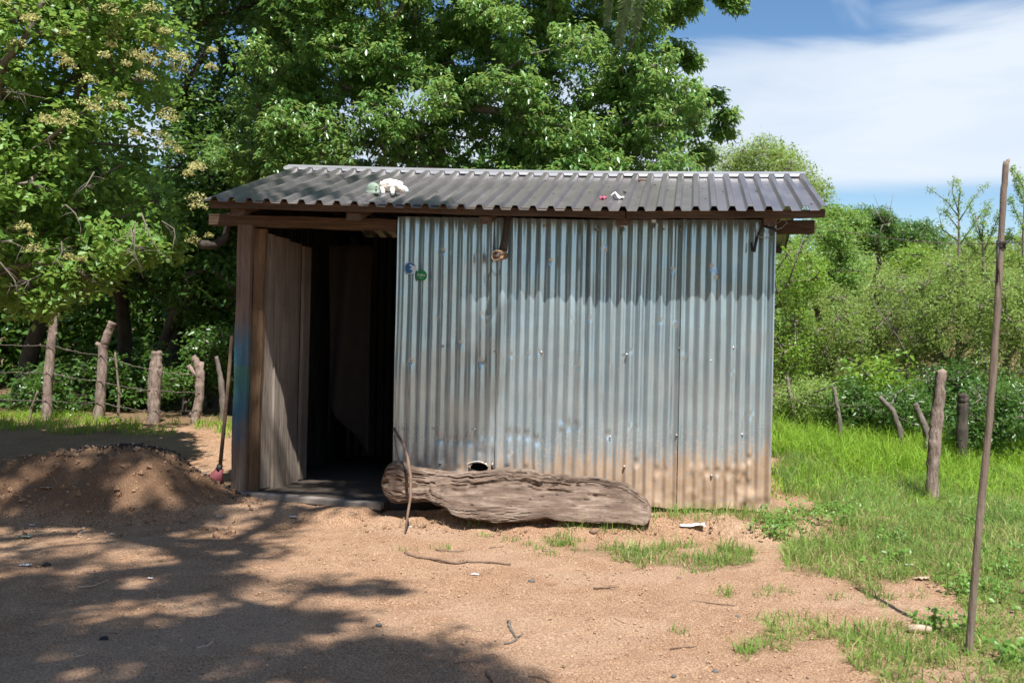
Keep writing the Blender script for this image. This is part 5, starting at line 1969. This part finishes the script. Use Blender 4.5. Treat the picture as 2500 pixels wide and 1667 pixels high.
def build_shade_tree():
    """the tree whose shade dapples the yard: it stands left of and behind the camera"""
    g = np.random.default_rng(26)
    S = np.array(SUN)
    lob = []
    spots = []
    # where its shade lies on the yard (picture points on the ground)
    reg = [(-300, 1215), (380, 1190), (560, 1235), (700, 1240), (900, 1300), (760, 1330), (640, 1360), (560, 1420), (700, 1500), (880, 1520), (1050, 1570), (1200, 1640), (1300, 1800), (-500, 1900)]
    k = 0
    while k < 175:
        px, py = g.uniform(-350, 1300), g.uniform(1190, 1850)
        if not in_poly(np.array([px]), np.array([py]), reg)[0]: continue
        if py > 1660 and g.random() < 0.4: continue
        p = np.array(ground_pt(px, py)); H = g.uniform(8.0, 12.5)
        lob.append(p + S / S[2] * H); k += 1
    for (px, py) in ((930, 1432), (860, 1438), (780, 1428)):
        p = np.array(ground_pt(px, py)); lob.append(p + S / S[2] * 9.5)
    # on the roof's left end and on the left of the front wall
    for (px, py) in ((600, 470), (660, 450), (740, 470), (800, 480), (560, 488), (720, 430), (880, 440), (960, 500), (1050, 500)):
        a, b_, z = roof_pt(px, py)
        lob.append(np.array(W(a, b_, z)) + S / S[2] * g.uniform(8.0, 10.5))
    for (px, py) in ((1010, 760), (1090, 860), (1040, 960), (1130, 980), (1000, 1080), (600, 800), (590, 950), (600, 700), (1180, 900), (1080, 1060), (590, 1080), (610, 1180)):
        a, z = shed_uv(px, py, 0)
        lob.append(np.array(W(a, 0, z)) + S / S[2] * g.uniform(8.0, 11.0))
    nb = len(lob)
    for k in range(16):
        a, b_ = g.uniform(0.3, 1.3), g.uniform(-0.1, 0.75)
        lob.append(np.array(W(a, b_, 0.0)) + S / S[2] * g.uniform(8.0, 11.0))
    for k in range(22):
        x, y = g.uniform(-5.4, -3.2), g.uniform(6.8, 7.5)
        lob.append(np.array([x, y, gz(x, y)]) + S / S[2] * g.uniform(8.0, 11.5))
    lob = np.array(lob)
    r = g.uniform(0.12, 0.34, len(lob)); r[nb - 21:nb] = g.uniform(0.12, 0.2, 21)
    base = Vector((-2.2, -3.2, -0.1))
    trunk = [base, Vector((-2.15, -3.0, 2.6)), Vector((-1.9, -2.6, 5.2)), Vector((-1.6, -1.8, 7.6))]
    tree('shade_tree', 'spreading tree over the yard that casts the dappled shade at left', 'tree', base, trunk, lob, r, 'rand', 'leafC', g, r_base=0.2, bark='barkdark',
         tufts=14, per=6, L=0.11, wr=0.5, lrad=0.14, detail=False)


def build_rear_wood():
    # the yard is enclosed by trees behind the photographer too; the zinc wall mirrors them
    g = np.random.default_rng(27)
    n = 11000
    th = g.uniform(R(165), R(292), n); rad_ = g.uniform(11, 16, n)
    X = rad_ * np.cos(th); Y = rad_ * np.sin(th)
    Z = ground_h(X, Y) + (6.6 + 2.0 * fbm(X * 0.4, Y * 0.4, 431) * 2) * g.random(n) ** 0.8
    a = random_leaves(np.stack([X, Y, Z], 1), 0.4, 3, 0.38, 0.6, g, 0.4)
    o = link('rear_wood', leaves_mesh('rear_wood', *a, detail=False), M['leafC'], None, True)
    tag(o, 'band of dark trees enclosing the yard behind the viewpoint', 'woodland', None, 'stuff')


build_rear_wood()
build_big_tree()
build_flowering_tree()
build_left_wood()
build_right_scrub()
build_palm()
build_shade_tree()


# ================================================================== GRASS
def blades_mesh(name, P, H, Wd, g, lean=0.5, rndb=None):
    n = len(P)
    az = g.uniform(0, 2 * np.pi, n)
    dx = np.stack([np.cos(az), np.sin(az), np.zeros(n)], 1)
    le = np.abs(g.normal(0, lean, n))[:, None] + 0.12
    az2 = g.uniform(0, 2 * np.pi, n)
    sd_ = np.stack([np.cos(az2), np.sin(az2), np.zeros(n)], 1)
    up = np.array([0, 0, 1.0])
    H = H[:, None]; Wd = Wd[:, None]
    k = 1 / np.sqrt(1 + le * le)
    m = P + (up + dx * le * 0.6) * H * 0.52 * k
    tip = P + (up * (1 - 0.25 * le) + dx * le * 1.5) * H * k
    V = np.stack([P - sd_ * Wd * 0.5, P + sd_ * Wd * 0.5, m + sd_ * Wd * 0.42, m - sd_ * Wd * 0.42, tip], 1).reshape(-1, 3)
    f = np.array([[0, 1, 2], [0, 2, 3], [3, 2, 4]])
    Fc = (f[None] + (np.arange(n) * 5)[:, None, None]).reshape(-1, 3)
    rnd = g.random(n) if rndb is None else np.clip(rndb + g.normal(0, 0.15, n), 0, 1)
    return np_mesh(name, V, Fc, {'rnd': np.repeat(rnd, 5)})


def scatter(n, x0, x1, y0, y1, g, mask):
    X = g.uniform(x0, x1, n); Y = g.uniform(y0, y1, n)
    Z = ground_h(X, Y)
    k = mask(X, Y, Z)
    return np.stack([X[k], Y[k], Z[k]], 1)


def build_grass():
    g = np.random.default_rng(31)
    def clump(P, s, sd_, lo):
        d = fbm(P[:, 0] * s, P[:, 1] * s, sd_, 4) * 2 + 0.5
        return P[g.random(len(P)) < np.clip(d * 1.5 - lo + 0.6 * sst(1.2, 1.9, P[:, 0]), 0, 1)]
    # yard lawn on the right
    P = scatter(560000, -0.9, 6.4, 3.4, 10.6, g, lambda x, y, z: lawn_mask(x, y, z, 48))
    P = clump(P, 3.1, 501, -0.05)
    P = P[g.random(len(P)) < 0.46]
    hmap = 0.35 + 2.2 * np.clip(fbm(P[:, 0] * 2.6, P[:, 1] * 2.6, 505) + 0.42, 0.05, 1) ** 1.6 + 0.5 * sst(5.6, 7.0, P[:, 1])
    H = (0.03 + 0.10 * g.random(len(P)) ** 1.8) * hmap
    rb = 0.48 + 1.3 * fbm(P[:, 0] * 1.6, P[:, 1] * 1.6, 507)
    rb = np.where(g.random(len(P)) < 0.22 + 0.5 * np.clip(fbm(P[:, 0] * 2.3, P[:, 1] * 2.3, 509), 0, 1), 0.97, rb)
    o = link('grass', blades_mesh('grass', P, H, g.uniform(0.0035, 0.0085, len(P)), g, 1.3, rb), M['grass'], None, True)
    tag(o, 'short patchy green grass on the right of the yard', 'grass', None, 'stuff')
    # tall pale grass at the fence on the right
    P = scatter(62000, 1.0, 9.0, 8.2, 12.3, g, lambda x, y, z: (x > 1.0) & (fbm(x * 1.3, y * 1.3, 511) > -0.16) & (rng.random(x.shape) < sst(8.2, 10.4, y + 1.2 * fbm(x, y, 513)) + 0.06))
    px, py = proj(P[:, 0], P[:, 1], P[:, 2])
    P = P[(px > 1870)]
    o = link('tall_grass', blades_mesh('tall_grass', P, g.uniform(0.12, 0.32, len(P)) * (0.35 + 0.5 * sst(9, 11, P[:, 1]) + 1.1 * np.clip(fbm(P[:, 0] * 1.7, P[:, 1] * 1.7, 514) + 0.2, 0, 1)), g.uniform(0.007, 0.016, len(P)), g, 0.85, 0.5 + 1.0 * fbm(P[:, 0], P[:, 1], 512)), M['grassY'], None, True)
    tag(o, 'tall bright yellow green grass in front of the right fence', 'grass', None, 'stuff')
    # tufts: under the right wall, by the log, along the step
    tuft_px = [(1420, 1262), (1440, 1275), (1455, 1268), (1470, 1285), (1500, 1280), (1560, 1285), (1410, 1280), (1630, 1262), (1655, 1255), (1680, 1270), (1700, 1258), (1715, 1250), (1745, 1262), (1770, 1262),
               (1790, 1258), (1815, 1266), (1845, 1262), (1860, 1270), (1880, 1280), (1905, 1280), (1900, 1262), (1935, 1290), (1915, 1310), (1890, 1300), (1185, 1310), (1080, 1340), (985, 1345), (1255, 1320),
               (1290, 1330), (1340, 1320), (1375, 1330), (1365, 1310), (1410, 1320), (1160, 1280), (1270, 1275), (2010, 1300), (1960, 1260), (1700, 1400), (1770, 1445), (1775, 1455), (1870, 1455), (2040, 1460), (2160, 1460),
               (1660, 1545), (2190, 1410), (2240, 1460), (2150, 1480), (1340, 1355), (1320, 1340), (1880, 1440), (1920, 1450)]
    pts = []; hs = []
    for i, (px, py) in enumerate(tuft_px):
        c = ground_pt(px, py)
        big = py < 1300 and px > 1390
        m = 60 if big else 26
        rr_ = 0.07 if big else 0.035
        x = g.normal(c.x, rr_, m); y = g.normal(c.y, rr_ * 0.7, m)
        pts.append(np.stack([x, y, ground_h(x, y)], 1)); hs.append(g.uniform(0.05, 0.15, m) * (1.0 if big else 0.45))
    pts = np.concatenate(pts); hs = np.concatenate(hs)
    o = link('grass_tufts', blades_mesh('grass_tufts', pts, hs, g.uniform(0.003, 0.006, len(pts)), g, 0.6), M['grass'], None, True)
    tag(o, 'scattered green grass tufts along the foot of the wall and log', 'grass', None, 'stuff')
    # dry roots and straw on the bank
    n = 5200
    A = g.uniform(1.2, 5.0, n); Bb = g.uniform(-0.62, -0.10, n)
    X = SO.x + U.x * A + Dv.x * Bb; Y = SO.y + U.y * A + Dv.y * Bb
    P = np.stack([X, Y, ground_h(X, Y)], 1)
    P = P[fbm(A * 3, Bb * 3, 521) > -0.02]
    o = link('dry_straw', blades_mesh('dry_straw', P, g.uniform(0.02, 0.065, len(P)), g.uniform(0.0015, 0.0032, len(P)), g, 1.6), M['drygrass'], None, True)
    tag(o, 'dry straw and root fibres on the eroded bank below the wall', 'straw', None, 'stuff')
    # grass strip at the left fence
    P = scatter(14000, -11, -2.6, 10.9, 13.2, g, lambda x, y, z: (fbm(x * 1.1, y * 1.1, 531) + 0.18 - 0.34 * np.abs(y - 11.8) > 0.05))
    P = P[P[:, 0] < -3.3]
    o = link('fence_grass', blades_mesh('fence_grass', P, g.uniform(0.05, 0.17, len(P)), g.uniform(0.006, 0.012, len(P)), g, 1.0, 0.35 + 0.5 * fbm(P[:, 0], P[:, 1], 533)), M['grassY'], None, True)
    tag(o, 'bright green grass growing along the foot of the left fence', 'grass', None, 'stuff')
    # low broadleaf weeds at the right corner of the shed and in the lawn
    cs = []
    extra = [(g.uniform(2000, 2500), g.uniform(1120, 1640), int(g.uniform(5, 22)), g.uniform(0.03, 0.10)) for _ in range(34)]
    extra = [e for e in extra if e[0] > 1900 + (e[1] - 1120) * 0.8]
    for (px, py, m, s) in tuple(extra) + ((1900, 1290, 40, 0.10), (1925, 1270, 40, 0.10), (1895, 1310, 30, 0.08), (2030, 1270, 40, 0.12), (2060, 1255, 40, 0.12), (2470, 1200, 40, 0.2), (2100, 1190, 30, 0.1), (2420, 1250, 30, 0.2), (2480, 1460, 20, 0.1), (2440, 1480, 16, 0.08), (1990, 1250, 24, 0.1)):
        c = ground_pt(px, py)
        q = np.stack([g.normal(c.x, s, m), g.normal(c.y, s * 0.6, m), np.zeros(m)], 1)
        q[:, 2] = ground_h(q[:, 0], q[:, 1]) + g.uniform(0.01, 0.10, m)
        cs.append(q)
    a = random_leaves(np.concatenate(cs), 0.03, 5, 0.035, 0.6, g, 0.9)
    o = link('weeds', leaves_mesh('weeds', *a, detail=False), M['leafA'], None, True)
    tag(o, 'low broadleaf weeds near the right corner of the shed', 'weeds', None, 'stuff')


build_grass()


# ================================================================== SMALL THINGS ON THE GROUND
def build_pebbles():
    g = np.random.default_rng(41)
    n = 15000
    X = g.uniform(-5, 3.5, n); Y = 3.4 + 5.0 * g.random(n) ** 1.3
    a, b = loc_ab(X, Y)
    k = (b < -0.1) | (a < -0.3) | (a > 4.4)
    X, Y = X[k], Y[k]
    n = len(X)
    Z = ground_h(X, Y)
    mm = (X < -2.75) & (Y > 6.5) & (X > -6.6)
    Z = np.where(mm, np.maximum(Z, Z + mound_h(X, Y)), Z)
    s = 0.0025 + 0.009 * g.random(n) ** 4
    oc = np.array([[1, 0, 0], [-1, 0, 0], [0, .8, 0], [0, -.8, 0], [0, 0, .6], [0, 0, -.6]])
    V = oc[None] * s[:, None, None] * g.uniform(0.7, 1.3, (n, 6, 1))
    an = g.uniform(0, 6.28, n); c, sn = np.cos(an)[:, None], np.sin(an)[:, None]
    V = np.stack([V[..., 0] * c - V[..., 1] * sn, V[..., 0] * sn + V[..., 1] * c, V[..., 2]], -1) + np.stack([X, Y, Z + s * 0.3], 1)[:, None]
    f = np.array([[0, 2, 4], [2, 1, 4], [1, 3, 4], [3, 0, 4], [2, 0, 5], [1, 2, 5], [3, 1, 5], [0, 3, 5]])
    Fc = (f[None] + (np.arange(n) * 6)[:, None, None]).reshape(-1, 3)
    o = link('gravel', np_mesh('gravel', V.reshape(-1, 3), Fc), M['pebble'], None, True)
    tag(o, 'fine pale grit scattered over the dirt yard', 'gravel', None, 'stuff')
    # clods on the bank
    n = 700
    A = g.uniform(1.1, 5.0, n); Bb = g.uniform(-0.72, -0.12, n)
    V = []; Fc = []; k = 0
    for i in range(n):
        x = SO.x + U.x * A[i] + Dv.x * Bb[i]; y = SO.y + U.y * A[i] + Dv.y * Bb[i]
        s = 0.004 + 0.018 * g.random() ** 2
        q, _ = np.linalg.qr(g.normal(size=(3, 3)))
        V.append((oc * s * g.uniform(0.7, 1.3, (6, 1))) @ q.T + [x, y, float(ground_h(x, y)) + s * 0.2]); Fc.append(f + k); k += 6
    o = link('soil_clods', np_mesh('soil_clods', np.concatenate(V), np.concatenate(Fc)), M['heap'], None, True)
    tag(o, 'loose soil clods on the bank below log and wall', 'soil clods', None, 'stuff')


build_pebbles()


def ground_line(pp, n=6, lift=0.006):
    out = []
    for i in range(len(pp) - 1):
        p, q = ground_pt(*pp[i]), ground_pt(*pp[i + 1])
        for k in range(n):
            v = p.lerp(q, k / n); v.z = gz(v.x, v.y) + lift; out.append(v)
    v = ground_pt(*pp[-1]); v.z = gz(v.x, v.y) + lift; out.append(v)
    return out


def build_litter():
    tw = [([(988, 1353), (1020, 1364), (1060, 1368), (1110, 1378), (1140, 1374), (1200, 1376), (1246, 1380)], 0.011, 'twig', 'long crooked brown stick lying on the sunlit dirt below the log'),
          ([(1065, 1343), (1100, 1347), (1134, 1346)], 0.006, 'twig', 'short twig just above the long crooked stick'),
          ([(1194, 1338), (1230, 1334)], 0.004, 'twig', 'tiny twig right of the long stick near the bank'),
          ([(1323, 1346), (1352, 1348)], 0.006, 'twig', 'short brown twig left of the grass strip'),
          ([(1450, 1437), (1480, 1436), (1510, 1434)], 0.007, 'twig', 'forked small twig alone in the middle of the dirt'),
          ([(1240, 1520), (1248, 1540), (1260, 1558), (1254, 1568), (1234, 1574)], 0.008, 'bark', 'hook shaped grey twig beside the shade edge'),
          ([(1690, 1468), (1740, 1474), (1795, 1479)], 0.005, 'twig', 'thin dark twig lying left of the grass patches'),
          ([(1495, 1509), (1524, 1522)], 0.005, 'twig', 'small slanting twig in the open dirt'),
          ([(1190, 1648), (1203, 1667)], 0.010, 'twig', 'stub of stick cut by the bottom edge'),
          ([(1290, 1653), (1320, 1656), (1345, 1668)], 0.006, 'twig', 'curved twig at the bottom edge of the picture'),
          ([(188, 1436), (225, 1432), (265, 1417)], 0.005, 'paletwig', 'thin curved pale stem in the shade at far left'),
          ([(478, 1586), (510, 1578), (525, 1562)], 0.007, 'paletwig', 'curved pale stem in the dappled shade near the bottom'),
          ([(185, 1605), (205, 1600), (220, 1590)], 0.004, 'paletwig', 'short pale stem at the lower left in shade'),
          ([(85, 1356), (112, 1343)], 0.005, 'paletwig', 'small pale twig in front of the heap'),
          ([(60, 1290), (150, 1292), (200, 1298)], 0.004, 'twig', 'thin straight stem at the foot of the dirt heap'),
          ([(1635, 1584), (1700, 1578)], 0.004, 'twig', 'fine twig left of the lower grass patch'),
          ([(1265, 1650), (1290, 1654)], 0.004, 'paletwig', 'tiny straw near the bottom edge'),
          ([(2275, 1510), (2320, 1514), (2350, 1512)], 0.007, 'twig', 'dry stick in the grass left of the pole foot')]
    for i, (pp, r, m, lb) in enumerate(tw):
        mb = MB()
        L = ground_line(pp, 4, r * 0.7)
        rr = random.Random(i)
        L = [p + Vector((rr.uniform(-1, 1), rr.uniform(-1, 1), rr.uniform(0, .6))) * r * 0.6 for p in L]
        mb.tube(L, list(np.linspace(r, r * 0.55, len(L))), 6)
        if i in (0, 4, 5):
            p = L[len(L) // 2]
            mb.tube([p, p + Vector((0.03, 0.03, 0.012))], [r * 0.6, r * 0.3], 5)
        tag(mb.build('twig', M[m], None, True), lb, 'twig', 'twigs lying in the yard')
    # grey wood block in the grass
    p = ground_pt(2245, 1545)
    t = MB(); d = Vector((0.055, -0.006, 0))
    t.tube([p - d + Vector((0, 0, .02)), p + Vector((0, 0, .023)), p + d + Vector((0, 0, .02))], [0.019, 0.020, 0.017], 9)
    tag(t.build('wood_block', M['paletwig'], None, True), 'short pale block of wood lying in the grass left of the pole', 'wood block')
    # plastic scrap by the right wall
    def scrap(px, py, s, lb, mat='white', seed=0, cat='scrap', name='plastic_scrap'):
        g = np.random.default_rng(seed)
        c = ground_pt(px, py)
        c.z = gz(c.x, c.y)
        n, m = 7, 5
        V = []
        for i in range(n):
            for j in range(m):
                x = (i / (n - 1) - .5) * 2 * s; y = (j / (m - 1) - .5) * s
                V.append((x + g.normal(0, s * .08), y + g.normal(0, s * .08), 0.004 + abs(g.normal(0, s * .16)) + s * 0.12))
        f = [(i * m + j, (i + 1) * m + j, (i + 1) * m + j + 1, i * m + j + 1) for i in range(n - 1) for j in range(m - 1)]
        me = bpy.data.meshes.new(name); me.from_pydata(V, [], f); me.update()
        o = link(name, me, M[mat], None, True)
        o.location = c; o.rotation_euler = (0, 0, g.uniform(-.4, .4))
        so = o.modifiers.new('t', 'SOLIDIFY'); so.thickness = 0.0015
        tag(o, lb, cat, 'bits of litter on the ground')
    scrap(1690, 1288, 0.085, 'crumpled white plastic scrap on the bank under the right wall', 'white', 1)
    scrap(1160, 1404, 0.022, 'small white scrap on the sunlit dirt below the long stick', 'white', 2)
    scrap(62, 1382, 0.03, 'round white scrap in the shade at the far left', 'white', 3)
    scrap(367, 1413, 0.014, 'tiny white scrap in the shaded middle left', 'white', 4)
    scrap(275, 1305, 0.016, 'pale scrap at the foot of the dirt heap', 'white', 5)
    scrap(198, 1301, 0.013, 'tiny pale scrap left of the heap foot', 'white', 6)
    scrap(715, 1263, 0.022, 'white scrap on the dirt in front of the doorway', 'white', 7)
    scrap(535, 1262, 0.016, 'small white scrap below the painted door post', 'white', 8)
    scrap(2220, 1382, 0.03, 'pale plastic scrap in the grass right of the dirt', 'white', 9)
    scrap(2250, 1415, 0.045, 'tan papery scrap between grass patches', 'paletwig', 10)
    scrap(60, 1312, 0.045, 'grey green scrap at the left edge below the heap', 'green', 11)
    scrap(110, 1265, 0.04, 'pale torn scrap on the left flank of the heap', 'paletwig', 12)
    scrap(78, 1283, 0.02, 'small bright scrap on the lower left of the heap', 'white', 13)
    scrap(1000, 1287, 0.014, 'tiny white scrap beside the foot of the bent stick', 'white', 14)
    # larger stones
    for i, (px, py, r, lb) in enumerate(((1297, 1420, .02, 'dark curled stone alone in the sunlit dirt'), (1658, 1412, .017, 'small brown stone below the grass strip'), (925, 1527, .016, 'dark stone inside the lower shade patch'),
                                         (1013, 1550, .014, 'orange brown stone in the lower shade patch'), (1448, 1300, .03, 'orange clod of soil at the end of the log'), (254, 1561, .02, 'black lump in the deep shade at lower left'),
                                         (114, 1381, .025, 'black lump beside the round white scrap'), (1800, 1505, .012, 'dark pebble at the tip of the lower grass patch'), (1747, 1640, .014, 'dark clod near the bottom right dirt'),
                                         (1645, 1651, .012, 'flat dark clod at the bottom edge'))):
        p = ground_pt(px, py); p.z = gz(p.x, p.y) + r * 0.25
        o = blob('stone', (r, r * .8, r * .6), M['char'] if 'black' in lb else (M['stone'] if 'dark' in lb else M['twig']), None, i, 0.2, 2.0, 2)
        o.location = p
        tag(o, lb, 'stone', 'loose stones in the yard')


build_litter()


def build_leaf_litter():
    g = np.random.default_rng(51)
    n = 900
    X = g.uniform(-5.2, 2.2, n); Y = 3.6 + 4.2 * g.random(n)
    a, b = loc_ab(X, Y)
    k = (b < -0.75) & (g.random(n) < 0.35 + 0.65 * (1 - sst(-2.2, 0.2, X)))
    X, Y = X[k], Y[k]
    Z = ground_h(X, Y)
    mm = (X < -2.5) & (Y > 6.5)
    Z = np.where(mm, np.maximum(Z, Z + mound_h(X, Y)), Z) + 0.012
    m = len(X)
    T = rand_unit(m, g); T[:, 2] *= 0.25
    N = rand_unit(m, g) * 0.5; N[:, 2] += 1.0
    L = g.uniform(0.012, 0.038, m)
    o = link('leaf_litter', leaves_mesh('leaf_litter', np.stack([X, Y, Z], 1), T, N, L, L * g.uniform(0.3, 0.6, m), g.random(m), detail=False), M['drygrass'], None, True)
    tag(o, 'small dry leaves and husks scattered over the bare yard', 'leaf litter', None, 'stuff')
    P = []
    for _ in range(90):
        i = int(g.integers(0, NR)); s_ = g.random() ** 0.7 * 0.9
        aa = A0 + (i + g.uniform(0.08, 0.45)) * PITCH
        P.append(np.array(W(aa, EAVE_B + (RIDGE_B - EAVE_B) * s_, roof_z(aa, s_) + 0.006)))
    P = np.array(P); m = len(P)
    T = rand_unit(m, g); T[:, 2] *= 0.2
    N = rand_unit(m, g) * 0.4; N[:, 2] += 1.0
    L = g.uniform(0.012, 0.034, m)
    o = link('roof_litter', leaves_mesh('roof_litter', P, T, N, L, L * 0.5, g.random(m), detail=False), M['twig'], None, True)
    tag(o, 'small dry leaf bits lying in the channels of the roof', 'leaf litter', None, 'stuff')


build_leaf_litter()
print('OBJECTS', len(scene.objects))
